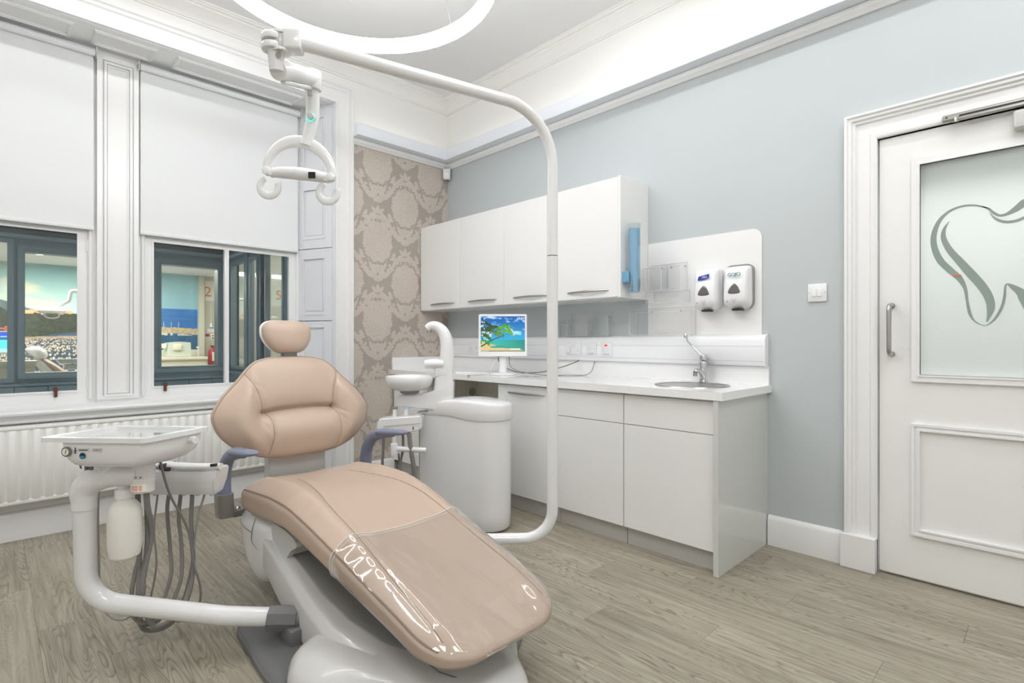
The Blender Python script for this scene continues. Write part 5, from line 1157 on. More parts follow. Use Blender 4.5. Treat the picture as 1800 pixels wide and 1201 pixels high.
# backrest
half = [(0, .583), (.10, .584), (.20, .598), (.30, .640), (.375, .708), (.408, .780), (.402, .835), (.355, .905), (.285, .975), (.225, 1.040), (.175, 1.075), (.10, 1.092), (0, 1.097)]
out = half + [(-a, b) for a, b in half[-2:0:-1]]
out = closed_spline(out, 9)
def back_y(w): return -1.385 + (w - .80) * .30
mid = [(-.185, .812), (-.10, .822), (0, .826), (.10, .825), (.185, .818)]
upL = [(.185, .818), (.190, .86), (.205, .93), (.245, 1.01)]; dnL = [(.185, .818), (.205, .77), (.208, .70), (.190, .615)]
upR = [(-a, b) for a, b in upL]; dnR = [(-.170, .812), (-.150, .775), (-.152, .70), (-.172, .610)]
upR[0] = (-.185, .812)
def bdisp(u, w, s):
    d = 0.0
    d -= .024 * math.exp(-(seg_dist(u, w, mid) / .016) ** 2) + .018 * math.exp(-(seg_dist(u, w, mid) / .05) ** 2)
    for pl, q in ((upL, .012), (upR, .006), (dnL, .008), (dnR, .008)): d -= q * math.exp(-(seg_dist(u, w, pl) / .010) ** 2)
    wing = float(sst(abs(u), .18, .27)) * (1 - float(sst(s, .72, 1.0))); d += .040 * wing
    d += .018 * math.exp(-((w - .72) / .07) ** 2) * (1 - float(sst(abs(u), .15, .24)))
    # little gathers by the seams
    for (a, b, an) in ((.22, .80, -.5), (.225, .76, -.9), (.23, .72, -1.1), (-.23, .93, 2.5), (-.25, .90, 2.5), (-.21, .96, 2.6), (-.18, .75, 2.2)):
        du, dw = u - a, w - b; q = du * math.cos(an) + dw * math.sin(an); r = -du * math.sin(an) + dw * math.cos(an); d -= .0045 * math.exp(-(r / .0055) ** 2 - (q / .035) ** 2)
    return d * (1 - float(sst(s, .93, 1.0)))
bm = B(); cushion(bm, out, (0, .835), .072, .050, lambda u, w, t: Vector((CX_ + u, back_y(w) - t, w)), bdisp, nr=60, pw=3.2); back = obj('backrest', bm, M['leather'], chair, angle=80)
def bsurf(u, w, lift=.001):
    # surface of the cushion front at (u, w)
    dx, dy = u, w - .835; best = None
    r = math.hypot(dx, dy)
    if r < 1e-5: s = 0
    else:
        an = math.atan2(dy, dx); bb = min(out, key=lambda p: abs((math.atan2(p[1] - .835, p[0]) - an + PI) % (2 * PI) - PI)); s = min(.9995, r / math.hypot(bb[0], bb[1] - .835))
    t = (1 - s ** 3.2) ** (1 / 2.2) * .072 + bdisp(u, w, s); return Vector((CX_ + u, back_y(w) - t - lift, w))
bm = B()
for pl in (mid, upL, upR, dnL, dnR):
    P = smooth_path([(a, b, 0) for a, b in pl], 8); tube(bm, [bsurf(p.x, p.y) for p in P], .0016, 6)
obj('seam', bm, M['seam'], back)
edge = [(u * .93, .835 + (w - .835) * .93) for u, w in out]
bm = B(); rr = [(1 - .975 ** 3.2) ** (1 / 2.2) * .072] * 1
P = [Vector((CX_ + u * .985, back_y(w) - .020, .835 + (w - .835) * .985)) for u, w in out]; tube(bm, P + [P[0]], .002, 6, cap=False); obj('piping', bm, M['seam'], back)
# backrest shell and stem
bm = B(); cushion(bm, [(u * .96, .835 + (w - .835) * .96) for u, w in out][::2], (0, .835), .0, .072, lambda u, w, t: Vector((CX_ + u, back_y(w) - t + .012, w)), nr=14, pw=3.5); obj('back_shell', bm, M['unit'], chair)
bm = B(); box(bm, (CX_ - .150, -1.415, .44), (CX_ + .150, -1.335, .70), .016, 3); obj('back_stem', bm, M['unit_grey'], chair, label='pale grey panel joining seat and backrest')
# headrest
hh_ = [(0, 1.110), (.055, 1.114), (.095, 1.140), (.124, 1.185), (.131, 1.225), (.122, 1.262), (.085, 1.285), (0, 1.290)]
ho = closed_spline(hh_ + [(-a, b) for a, b in hh_[-2:0:-1]], 8)
def hy(w): return -1.262 + (w - 1.2) * .25
bm = B(); cushion(bm, ho, (0, 1.205), .060, .02, lambda u, w, t: Vector((CX_ + u, hy(w) - t, w)), lambda u, w, s: .006 * math.exp(-(u / .05) ** 2) - .008 * (1 - s) * 0, nr=26, pw=2.6); hr = obj('headrest', bm, M['leather'], chair, angle=80)
bm = B(); cushion(bm, [(u * 1.015 - .003, 1.205 + (w - 1.205) * 1.02) for u, w in ho], (0, 1.205), .010, .050, lambda u, w, t: Vector((CX_ + u, hy(w) - t + .018, w)), nr=14, pw=3); obj('headrest_shell', bm, M['unit'], chair)
bm = B(); box(bm, (CX_ - .036, -1.312, 1.078), (CX_ + .036, -1.262, 1.122), .004, 2); obj('headrest_stem', bm, M['unit_dark'], chair)
# armrests
for sg, nm in ((-1, 'left'), (1, 'right')):
    x = CX_ + sg * .372
    pth = smooth_path([(x, -1.452, .455), (x, -1.452, .52), (x, -1.475, .585), (x, -1.545, .645), (x, -1.66, .676), (x, -1.74, .686)], 6)
    bm = B(); tube(bm, pth, [.050, .050, .048, .042, .036, .028], 20, flat=(.62, .72), up=(1, 0, 0)); arm = obj('armrest', bm, M['arm_blue'], chair)
    bm = B(); pd = closed_spline([(-.030, -1.60), (-.033, -1.72), (-.033, -1.81), (-.022, -1.85), (.012, -1.855), (.030, -1.83), (.033, -1.74), (.028, -1.60)], 5); cc = (0, -1.74)
    cushion(bm, pd, cc, .014, .014, lambda u, v, t: Vector((x + u, v, .690 - (v + 1.74) * .10 + t)), nr=8, pw=4); obj('arm_pad', bm, M['arm_blue'], chair)
    bm = B(); plate(bm, rrect(x - .034, -1.502, x + .034, -1.400, .022, 5), [], XY, .345, .456); tb = [v for v in bm.verts if v.co.z < .35]
    for v in tb: v.co.x += -sg * .006; v.co.y += .004
    a_, b_ = sorted((x + (-sg) * .034, x - sg * .30)); box(bm, (a_, -1.48, .335), (b_, -1.42, .365), .006, 2); obj('armrest_base', bm, M['arm_base'], chair)
    bm = B(); cyl(bm, (x - sg * .034, -1.51, .386), .011, .02, (-sg, 0, 0), 16, .002); obj('bolt', bm, M['chrome'], chair)
# under-seat carriage and side shells
bm = B(); box(bm, (CX_ - .275, -2.00, .285), (CX_ + .275, -1.56, .392), .012, 2); obj('seat_carriage', bm, M['unit_grey'], chair)
for sg in (-1, 1):
    bm = B(); plate(bm, closed_spline([(-1.84, .385), (-2.02, .385), (-2.09, .355), (-2.03, .318), (-1.97, .262), (-1.90, .245), (-1.86, .27), (-1.83, .33)], 4), [], YZ, CX_ + sg * .265, CX_ + sg * .288); obj('side_bracket', bm, M['unit_grey'], chair)
    sh = closed_spline([(-1.43, .355), (-1.60, .372), (-1.80, .372), (-1.845, .33), (-1.865, .24), (-1.84, .165), (-1.77, .105), (-1.69, .082), (-1.60, .095), (-1.51, .155), (-1.44, .26)], 7)
    bm = B(); cushion(bm, sh, (-1.66, .24), .052, .03, lambda u, w, t: Vector((CX_ + sg * (.262 + t), u, w)), nr=16, pw=4); sh_ = obj('side_shell', bm, M['unit'], chair)
    bm = B(); P = smooth_path([(CX_ + sg * .301, -1.455, .318), (CX_ + sg * .312, -1.54, .306), (CX_ + sg * .3155, -1.66, .304)]); tube(bm, P, .0018, 6); P = smooth_path([(CX_ + sg * .300, -1.66, .368), (CX_ + sg * .315, -1.66, .31), (CX_ + sg * .316, -1.672, .262), (CX_ + sg * .308, -1.80, .235)]); tube(bm, P, .0018, 6); obj('panel_gap', bm, M['unit_mid'], sh_)
# link cover sloping to the floor
bm = B(); st = [(-1.62, .300, .225, .26), (-1.80, .325, .190, .315), (-2.07, .262, .10, .328), (-2.25, .205, .05, .330), (-2.43, .168, .03, .330), (-2.65, .140, .03, .290), (-2.85, .118, .03, .20), (-2.96, .10, .03, .10)]
rings = []
for y, zt, zb, hw in st:
    pr = [(-hw, zb), (-hw, zt - .035), (-hw + .006, zt - .014), (-hw + .030, zt), (-hw + .055, zt + .001), (hw - .055, zt + .001), (hw - .030, zt), (hw - .006, zt - .014), (hw, zt - .035), (hw, zb)]
    rings.append([bm.verts.new((CX_ + a, y, b)) for a, b in pr])
for a, b in zip(rings, rings[1:]):
    for k in range(10): bm.faces.new((a[k], a[(k + 1) % 10], b[(k + 1) % 10], b[k]))
bm.faces.new(rings[0]); bm.faces.new(rings[-1]); obj('link_cover', bm, M['unit_shaded'], chair, angle=50)
bm = B(); rings = []
for y, zt, hw in [(-1.80, .3275, .255), (-2.07, .2645, .262), (-2.25, .2075, .256), (-2.43, .1705, .240), (-2.60, .149, .205), (-2.72, .136, .16)]:
    rings.append([bm.verts.new((CX_ + a, y, zt + b)) for a, b in ((-hw, .0), (-hw + .006, .004), (hw - .006, .004), (hw, .0))])
for a, b in zip(rings, rings[1:]):
    for k in range(3): bm.faces.new((a[k], a[k + 1], b[k + 1], b[k]))
obj('link_shade_panel', bm, M['unit_mid'], chair, label='grey panel painted as shade on the lift cover')  # mid grey stands in for the seat's shadow on the white cover
# floor plate and front foot shell
bm = B(); pl = closed_spline([(-.30, -1.885), (-.445, -1.895), (-.475, -2.10), (-.49, -2.36), (-.47, -2.60), (-.25, -2.80), (0, -2.86), (.25, -2.80), (.47, -2.60), (.49, -2.36), (.475, -2.10), (.445, -1.895), (.30, -1.885)], 6)
plate(bm, [(CX_ + a, b) for a, b in pl], [], XY, .001, .022); cushion(bm, [(CX_ + a * .985, -2.36 + (b + 2.36) * .985) for a, b in pl], (CX_, -2.36), .022, 0, lambda u, w, t: Vector((u, w, .022 + t)), nr=10, pw=8); obj('floor_plate', bm, M['unit_dark'], chair)
bm = B(); fs = closed_spline([(-.36, -2.33), (-.455, -2.42), (-.468, -2.52), (-.43, -2.64), (-.33, -2.78), (-.20, -2.92), (-.07, -3.035), (.07, -3.035), (.16, -2.90), (.28, -2.74), (.41, -2.60), (.468, -2.52), (.455, -2.42), (.36, -2.33), (0, -2.30)], 6)
cushion(bm, [(CX_ + a, b) for a, b in fs], (CX_, -2.62), .090, .02, lambda u, w, t: Vector((u, w, .040 + t * (1.0 if t < 0 else (1.15 + .4 * (w + 2.62))))), nr=18, pw=7); fsh = obj('foot_shell', bm, M['unit_shaded'], chair)
bm = B(); plate(bm, [(CX_ + a * 1.005, b * 1.0) for a, b in fs], [], XY, .0015, .040); obj('foot_skirt', bm, M['unit_dark'], chair)
bm = B(); q = [(-2.225, -2.790), (-2.165, -2.735), (-2.02, -2.80), (-1.985, -2.875), (-2.06, -2.99), (-2.12, -2.985), (-2.225, -2.86)]
zf = lambda y: .040 + .090 * (1.15 + .4 * (y + 2.62)) * (1 - float(sst(-y, 2.85, 3.03)) * .5) + .002
tube(bm, [Vector((a, b, zf(b))) for a, b in q + q[:1]], .0022, 6, cap=False); obj('pedal_lid_gap', bm, M['unit_dark'], chair)

# ================================================================ DELIVERY UNIT (tray on its bent arm)
du = thing('delivery_unit', 'white instrument tray unit on a bent floor-level arm, left of the dental chair', 'delivery unit', (-2.45, -2.13, 0))
tp = fillet([(-2.41, -2.165, .118), (-2.60, -2.03, .142), (-2.985, -1.745, .232), (-2.991, -1.755, .60)], [.5, .13], 12)
bm = B(); tube(bm, tp, .0345, 26); obj('arm_tube', bm, M['unit'], du)
bm = B(); P0_ = Vector((-2.475, -2.118, .120)); dd = Vector((.19, -.135, -.018)).normalized()
tube(bm, [P0_ - dd * .0, P0_ + dd * .105], .045, 8, flat=(1.05, 1.05)); obj('clamp', bm, M['unit_dark'], du); bm = B(); tube(bm, [P0_ + dd * .10, P0_ + dd * .20], .040, 20); box(bm, (-2.44, -2.24, .022), (-2.34, -2.12, .10), .012, 2); obj('pivot_boss', bm, M['unit_dark'], du)
bm = B(); lathe(bm, [(.0345, 0), (.0385, 0), (.0385, .036), (.0345, .036)], (-2.991, -1.755, .570), n=28); cyl(bm, (-2.991, -1.755, .572), .036, .034, n=28); obj('collar', bm, M['unit'], du)
bm = B(); tube(bm, smooth_path([(-2.991, -1.755, .602), (-2.990, -1.756, .635), (-2.972, -1.775, .668), (-2.935, -1.812, .690), (-2.885, -1.862, .694), (-2.845, -1.900, .692)], 6), [.0400, .043, .046, .046, .040, .036], 24); tube(bm, [(-2.925, -1.825, .69), (-2.925, -1.825, .748)], [.044, .034], 22); obj('elbow_arm', bm, M['unit'], du)
th_ = math.atan2(915, 937); Rv = Vector((math.cos(th_), -math.sin(th_), 0)); Fv = Vector((math.sin(th_), math.cos(th_), 0))
ry = math.radians(-3); tu = (Rv * math.cos(ry) - Fv * math.sin(ry) * -1).normalized(); tv = Vector((-tu.y, tu.x, 0)); tv = tv if tv.dot(Fv) > 0 else -tv
tc_ = Vector((-2.874, -1.872, 0)); TT = lambda a, b, q: tc_ + tu * a + tv * b + Vector((0, 0, q))
W2, D2 = .190, .134
SK = .028      # the tray is a slightly sheared rectangle
TS = lambda a, b, q: TT(a + SK * b / D2, b, q)
bm = B(); plate(bm, rrect(-W2, -D2, W2, D2, .022, 5), [rrect(-W2 + .030, -D2 + .026, W2 - .030, D2 - .026, .010, 4)], TS, .833, .849); obj('tray_rim', bm, M['unit'], du, angle=50)
bm = B(); plate(bm, rrect(-W2 + .026, -D2 + .022, W2 - .026, D2 - .022, .012, 4), [], TS, .831, .838); obj('tray_glass', bm, mat('mirror_tray', srgb(198, 200, 198), .04, coat=1.0), du, label='glossy inset tray surface')
bm = B(); rings = []
for (xa, ya, xb, yb, z, r) in ((-.125, -.124, .178, .120, .8335, .022), (-.124, -.123, .177, .116, .80, .026), (-.118, -.120, .170, .104, .772, .034), (-.104, -.112, .156, .086, .753, .038), (-.083, -.098, .136, .062, .744, .036)):
    rings.append([bm.verts.new(TS(a, b, z)) for a, b in rrect(xa, ya, xb, yb, r, 6)])
n = len(rings[0])
for a, b in zip(rings, rings[1:]):
    for k in range(n): bm.faces.new((a[k], a[(k + 1) % n], b[(k + 1) % n], b[k]))
bm.faces.new(rings[0]); bm.faces.new(rings[-1]); obj('tray_body', bm, M['unit'], du, angle=60)
fy = -D2 + .0245
g = TS(-.094, -D2 + .011, .801); gd = (-tv)
bm = B(); lathe(bm, [(0, 0), (.013, 0), (.017, .003), (.017, .007), (.013, .009), (0, .008)], g, gd, 22); gp = obj('pressure_gauge', bm, M['unit_dark'], du); bm = B(); cyl(bm, g + gd * .0085, .0115, .001, gd, 20); obj('gauge_face', bm, M['paper'], gp); bm = B(); tube(bm, [g + gd * .0105 - Vector((0, 0, .006)), g + gd * .0105 + Vector((0, 0, .008)) + tu * .004], .0010, 5); obj('needle', bm, M['ink'], gp)
def face(a, z, q=.0): # point on the front of the body
    f = .011 if z > .79 else .012
    return TS(a, -D2 + f - q, z)
tz = tu; uz = Vector((0, 0, 1))
text('BELMONT', .0065, face(-.088, .807, .002), tz, uz, M['ink_grey'], du, name='lettering') if False else None
bm = B(); bx = face(-.036, .807, .0012); plate(bm, rrect(-.021, -.006, .021, .006), [], lambda a, b, q: bx + tz * a + uz * b - tv * q, 0, .001); plate(bm, rrect(.030, -.006, .066, .006), [], lambda a, b, q: bx + tz * a + uz * b - tv * q, 0, .001); lp = obj('label_plate', bm, M['unit_grey'], du, flat=True)
bm = B(); plate(bm, rrect(-.016, -.0016, .015, .0016), [], lambda a, b, q: bx + tz * a + uz * b - tv * q, .001, .0014); obj('print_line', bm, M['ink'], du); text('+ 2 0 1 7', .0072, bx + tz * .048 - tv * .0014, tz, uz, M['ink'], du)
bm = B(); fg = face(-.066, .803, .0015)
cyl(bm, fg + uz * .010, .0022, .0008, -tv, 10)
for a, b, c_, d_ in ((0, .007, 0, -.001), (0, -.001, -.003, -.009), (0, -.001, .003, -.009), (0, .005, -.005, .000), (0, .005, .005, .000)): tube(bm, [fg + tz * a + uz * b, fg + tz * c_ + uz * d_], .0010, 5)
obj('figure_symbol', bm, M['ink'], du)
cb_ = face(-.040, .787, .0025); bm = B(); lathe(bm, [(.0085, 0), (.0105, 0), (.0105, .001), (.0085, .001)], cb_, -tv, 24); obj('round_sticker', bm, M['ink'], du); bm = B(); cyl(bm, cb_, .0085, .0008, -tv, 24); obj('sticker_top', bm, M['paper'], du)
bm = B(); pts = [(.0085 * math.cos(a), .0085 * math.sin(a)) for a in np.linspace(PI, 2 * PI, 14)]; plate(bm, pts, [], lambda a, b, q: cb_ + tz * a + uz * b - tv * q, .0009, .0013); obj('sticker_blue_half', bm, M['sticker_blue'], du, label='bright blue lower half of the round sticker')
bm = B()
for a in (-.085, -.068): cyl(bm, TS(a, -.07, .726), .0065, .022, n=14)
tube(bm, [TS(-.105, -.075, .748), TS(-.094, -.080, .733)], .003, 8); obj('under_knob', bm, M['unit_dark'], du)
bm = B(); 
for a in (-.108, .012): cyl(bm, TS(a, -.062, .741), .011, .012, n=14)
plate(bm, rrect(-.05, -.06, .03, .03, .02, 4), [], TS, .735, .748); obj('mounting_plate', bm, M['unit'], du)
bm = B(); tube(bm, [TS(W2 - .02, .06, .812), TS(W2 + .016, .045, .812), TS(W2 + .028, .035, .812)], [.013, .013, .011], 16); obj('handle_stub', bm, M['unit'], du)
# column with water bottle and labelled cup
jc = Vector((-2.838, -1.905, 0))
bm = B(); plate(bm, rrect(-.032, -.028, .032, .028, .012, 4), [], lambda a, b, q: jc + tu * a + tv * b + Vector((0, 0, q)), .682, .748); obj('column', bm, M['unit'], du)
bm = B()
for a in (-.006, .012): cyl(bm, jc + tu * a - tv * .028 + Vector((0, 0, .690)), .0028, .002, -tv, 10)
obj('column_screw', bm, M['unit_dark'], du)
bm = B(); lathe(bm, [(0, 0), (.034, 0), (.037, .004), (.037, .036), (.038, .038), (.038, .050), (.032, .054), (0, .054)], jc + Vector((0, 0, .632)), n=28); cp = obj('filter_cup', bm, M['unit'], du)
bm = B(); n = 12; a0 = math.atan2(-Fv.y, -Fv.x); rr_ = []
for k in range(n + 1):
    a = a0 - .85 + 1.7 * k / n; rr_.append([bm.verts.new(jc + Vector((.0375 * math.cos(a), .0375 * math.sin(a), z))) for z in (.637, .666)])
for a, b in zip(rr_, rr_[1:]): bm.faces.new((a[0], b[0], b[1], a[1]))
obj('paper_label', bm, M['paper'], cp); bm = B()
for k, z in enumerate((.660, .655, .650, .645)):
    for a, b in ((-.5, -.25 if k < 3 else -.3), (-.15, .55)): tube(bm, [jc + Vector((.0380 * math.cos(a0 - q), .0380 * math.sin(a0 - q), z)) for q in np.linspace(a, b, 6)], .0010, 4)
tube(bm, [jc + Vector((.0380 * math.cos(a0 - q), .0380 * math.sin(a0 - q), .638)) for q in np.linspace(-.85, .85, 10)], .0007, 4); obj('label_print', bm, M['redprint'], cp)
bc = Vector((-2.882, -1.833, 0))
bm = B(); lathe(bm, [(0, 0), (.038, 0), (.048, .010), (.054, .05), (.054, .165), (.050, .185), (.036, .205), (.026, .212), (.026, .225), (0, .225)], bc + Vector((0, 0, .385)), n=32); obj('water_bottle', bm, M['bottle'], du, label='translucent off-white water bottle')
bm = B(); lathe(bm, [(0, 0), (.032, 0), (.032, .030), (.022, .036), (.022, .14), (0, .14)], bc + Vector((0, 0, .606)), n=28); obj('bottle_cap', bm, M['unit'], du)
# instrument rack
ra, rb = Vector((-2.790, -1.573, 0)), Vector((-2.556, -1.802, 0)); ru = (rb - ra).normalized(); rv = Vector((-ru.y, ru.x, 0)); rv = rv if rv.dot(Fv) > 0 else -rv; rl = (rb - ra).length
RP = lambda a, b, q: ra + ru * a + rv * b + Vector((0, 0, q))
bm = B(); prof = [(-.050, .640), (-.046, .655), (.0, .662), (.055, .655), (.058, .600), (.042, .548), (-.024, .548), (-.052, .600)]
A_ = [bm.verts.new(RP(-.01, b, z)) for b, z in prof]; Bb = [bm.verts.new(RP(rl + .012 - max(0, (.64 - z)) * .25, b, z)) for b, z in prof]
for k in range(8): bm.faces.new((A_[k], A_[(k + 1) % 8], Bb[(k + 1) % 8], Bb[k]))
bm.faces.new(A_); bm.faces.new(Bb); bmesh.ops.bevel(bm, geom=bm.edges[:], offset=.006, segments=2, affect='EDGES'); obj('instrument_rack', bm, M['unit'], du)
bm = B(); tube(bm, [RP(-.02, .0, .672), RP(.10, -.02, .672)], .016, 14, flat=(.6, 1.6)); tube(bm, smooth_path([RP(.10, -.01, .668), RP(.16, -.02, .664), RP(.24, -.03, .664), RP(rl + .02, -.03, .667)]), [.020, .022, .019, .016], 16, flat=(.8, 1.2)); obj('rack_rail', bm, M['unit'], du)
bm = B(); tube(bm, [RP(.115, -.05, .668), RP(.135, .01, .668)], .012, 12); tube(bm, [RP(.13, -.055, .660), RP(.155, -.056, .661)], .008, 10); tube(bm, [RP(rl - .01, -.05, .676), RP(rl + .015, -.05, .678)], .006, 10); obj('instrument_holder', bm, M['dark'], du)
bm = B(); tube(bm, [RP(.155, .0, .672), RP(.163, .0, .700)], .006, 10); tube(bm, [RP(.06, .03, .672), RP(.064, .03, .70)], .008, 10); obj('instrument_tip', bm, M['unit_grey'], du)
bm = B()
for k in range(5): cyl(bm, RP(.062 + k * .058, .0, .540), .009, .012, n=12)
obj('hose_outlet', bm, M['unit_grey'], du)
HOSES = {'H1': [(-2.826, -1.888, 0.749), (-2.827, -1.886, 0.593), (-2.842, -1.872, 0.448), (-2.857, -1.857, 0.323), (-2.868, -1.847, 0.219), (-2.859, -1.856, 0.156), (-2.808, -1.836, 0.092), (-2.754, -1.819, 0.087), (-2.707, -1.795, 0.094), (-2.60, -1.79, .10), (-2.48, -1.95, .06)],
'H2': [(-2.845, -1.800, 0.704), (-2.842, -1.803, 0.408), (-2.854, -1.791, 0.301), (-2.863, -1.782, 0.216), (-2.860, -1.785, 0.141), (-2.822, -1.794, 0.105), (-2.775, -1.784, 0.112), (-2.747, -1.756, 0.109), (-2.63, -1.75, .09)],
'A': [(-2.707, -1.655, 0.547), (-2.712, -1.650, 0.472), (-2.704, -1.658, 0.331), (-2.705, -1.685, 0.234), (-2.729, -1.703, 0.155), (-2.766, -1.737, 0.100), (-2.813, -1.761, 0.095), (-2.845, -1.800, 0.141), (-2.855, -1.81, .25), (-2.850, -1.815, .40), (-2.842, -1.82, .73)],
'B': [(-2.672, -1.689, 0.547), (-2.678, -1.683, 0.448), (-2.670, -1.691, 0.331), (-2.675, -1.714, 0.222), (-2.702, -1.729, 0.144), (-2.750, -1.753, 0.089), (-2.798, -1.761, 0.081), (-2.842, -1.803, 0.126), (-2.862, -1.83, .25), (-2.845, -1.85, .42), (-2.83, -1.86, .74)],
'C': [(-2.638, -1.722, 0.547), (-2.641, -1.719, 0.425), (-2.635, -1.725, 0.284), (-2.647, -1.742, 0.176), (-2.676, -1.755, 0.109), (-2.724, -1.750, 0.049), (-2.795, -1.764, 0.057), (-2.842, -1.803, 0.113), (-2.866, -1.86, .25)],
'D': [(-2.601, -1.758, 0.547), (-2.623, -1.737, 0.437), (-2.638, -1.722, 0.272), (-2.658, -1.702, 0.143), (-2.675, -1.686, 0.091), (-2.702, -1.660, 0.037)],
'E': [(-2.782, -1.861, 0.747), (-2.741, -1.831, 0.590), (-2.665, -1.766, 0.419), (-2.640, -1.748, 0.269), (-2.615, -1.745, 0.167), (-2.618, -1.742, 0.091), (-2.651, -1.709, 0.030), (-2.694, -1.737, 0.045)],
'F': [(-2.740, -1.622, 0.547), (-2.751, -1.612, 0.401), (-2.744, -1.619, 0.260), (-2.759, -1.604, 0.131), (-2.772, -1.591, 0.084), (-2.809, -1.555, 0.049)],
'G': [(-2.928, -1.579, 0.60), (-2.928, -1.579, 0.280), (-2.922, -1.585, 0.145), (-2.894, -1.612, 0.089), (-2.862, -1.643, 0.078), (-2.829, -1.676, 0.100), (-2.76, -1.65, .11)]}
HOSES['G'][0] = (-2.90, -1.72, .745); HOSES['G'].insert(1, (-2.93, -1.60, .60))
hn_ = Vector((.595, .804, 0)); h0_ = Vector((-2.60, -2.03, 0))
def behind(q):      # keep every hose on the far side of the bent arm
    q = Vector(q); s = (q - h0_).dot(hn_)
    return tuple(q + hn_ * max(0.0, .062 - s) * float(sst(.62 - q.z, 0, .14)))
HOSES = {k: [behind(q) for q in v] for k, v in HOSES.items()}
for k, r in (('H1', .0095), ('H2', .0075), ('A', .0075), ('B', .0075), ('C', .0085), ('D', .0045), ('E', .0045), ('F', .0040), ('G', .0040)):
    bm = B(); tube(bm, smooth_path(HOSES[k], 6), r, 10); obj('hose', bm, M['hose'] if k in 'ABCH1H2E' else M['hose2'], du)

# ================================================================ OPERATING LAMP ON ITS POLE
ol = thing('operating_lamp', 'white operating lamp hanging from a tall bent pole beside the dental chair', 'dental lamp', (-1.424, -2.628, .2))
bm = B(); tube(bm, fillet([(-1.86, -2.20, .285), (-1.62, -2.437, .285), (-1.424, -2.628, .290), (-1.424, -2.628, 1.5575)], [.4, .13], 12), .0250, 24); obj('lower_pole', bm, M['unit'], ol)
bm = B(); tube(bm, fillet([(-1.424, -2.628, 1.5605), (-1.424, -2.628, 2.205), (-2.478, -2.389, 2.205)], .24, 18), .0240, 24); obj('upper_pole', bm, M['unit_p'] if 'unit_p' in M else M['unit'], ol)
bm = B(); tube(bm, [(-1.424, -2.628, 1.556), (-1.424, -2.628, 1.562)], .0243, 24); obj('joint_line', bm, M['unit_dark'], ol)
J0 = Vector((-2.480, -2.388, 2.204)); J1 = Vector((-2.541, -2.340, 2.196)); ad = (J1 - J0).normalized()
# yoke with its two discs
bm = B(); box(bm, (-.010, -.030, -.036), (.050, .030, .036), .010, 3, rot=None)
ang = math.atan2(ad.y, ad.x); bmesh.ops.rotate(bm, verts=bm.verts, cent=(0, 0, 0), matrix=Matrix.Rotation(ang, 3, 'Z')); bmesh.ops.translate(bm, verts=bm.verts, vec=J0 - ad * .010); obj('yoke_block', bm, M['unit'], ol)
bm = B(); side = Vector((-ad.y, ad.x, 0))
bm.free()
for zz in (.024, -.036):
    bm = B(); cyl(bm, J0 + ad * .050 + Vector((0, 0, zz)), .031, .012, n=30, bev=.003); obj('yoke_plate', bm, M['unit'], ol)
bm = B(); cyl(bm, J0 + ad * .052 + Vector((0, 0, -.022)), .028, .044, n=30, bev=.003); obj('pivot_drum', bm, M['arm_blue'] if False else M['unit_grey'], ol)
bm = B(); lathe(bm, [(0, 0), (.036, 0), (.038, .006), (.038, .016), (.034, .022), (0, .024)], J1 + Vector((0, 0, .006)), n=30); lathe(bm, [(0, 0), (.036, 0), (.038, .006), (.038, .016), (.034, .022), (0, .024)], J1 + Vector((0, 0, -.026)), n=30); obj('knuckle', bm, M['unit'], ol)
K1 = Vector((-2.524, -2.340, 2.165)); K2 = Vector((-2.505, -2.318, 2.128))
bm = B(); tube(bm, [J1 + Vector((.002, .002, .0)), K1 + Vector((-.004, .004, 0)), Vector((-2.524, -2.330, 2.110))], [.030, .028, .024], 20); obj('knuckle_arm', bm, M['unit'], ol)
bm = B()
for p_ in (J0 + ad * .045 - Fv * .024 + Vector((0, 0, -.034)), Vector((-2.520, -2.352, 2.150)) - Fv * .016): cyl(bm, p_, .009, .004, -Fv, 18); 
sc_ = obj('bolt_head', bm, M['steel'], ol)
bm = B(); tube(bm, [K2 - (Vector((-2.347, -2.210, 2.193)) - K2).normalized() * .012, Vector((-2.347, -2.210, 2.190))], [.031, .031], 22); fa = obj('spring_arm', bm, M['unit'], ol)
bm = B(); tube(bm, [K2 + Vector((.0, .0, -.006)) - (Vector((-2.347, -2.210, 2.193)) - K2).normalized() * .020, K2 + (Vector((-2.347, -2.210, 2.193)) - K2).normalized() * .030], [.033, .036], 22); obj('arm_cap', bm, M['unit'], ol)
bm = B(); tube(bm, [K2 + Vector((.01, .01, -.036)), Vector((-2.352, -2.212, 2.150))], .010, 12); obj('lower_link', bm, M['unit'], ol)
bm = B(); lathe(bm, [(0, 0), (.030, 0), (.034, .006), (.034, .066), (.028, .074), (0, .075)], (-2.342, -2.204, 2.146), n=26); obj('elbow', bm, M['unit'], ol)
bm = B(); tube(bm, smooth_path([(-2.340, -2.200, 2.160), (-2.337, -2.192, 2.11), (-2.335, -2.186, 2.05), (-2.341, -2.179, 2.00), (-2.349, -2.172, 1.955)]), [.026, .0255, .025, .024, .022], 24); st_ = obj('drop_arm', bm, M['unit'], ol)
bm = B(); box(bm, (-.010, -.004, -.018), (.010, .004, .018), .003, 2); bmesh.ops.rotate(bm, verts=bm.verts, cent=(0, 0, 0), matrix=Matrix.Rotation(math.atan2(Rv.y, Rv.x), 3, 'Z')); bmesh.ops.translate(bm, verts=bm.verts, vec=Vector((-2.339, -2.196, 2.135)) - Fv * .0255); obj('screw_plate', bm, M['unit_grey'], ol)
bm = B(); cyl(bm, Vector((-2.336, -2.186, 2.040)) - Fv * .012 + Rv * .006, .0135, .030, -Fv, 22, .002); obj('adjust_knob', bm, M['unit_grey'], ol)
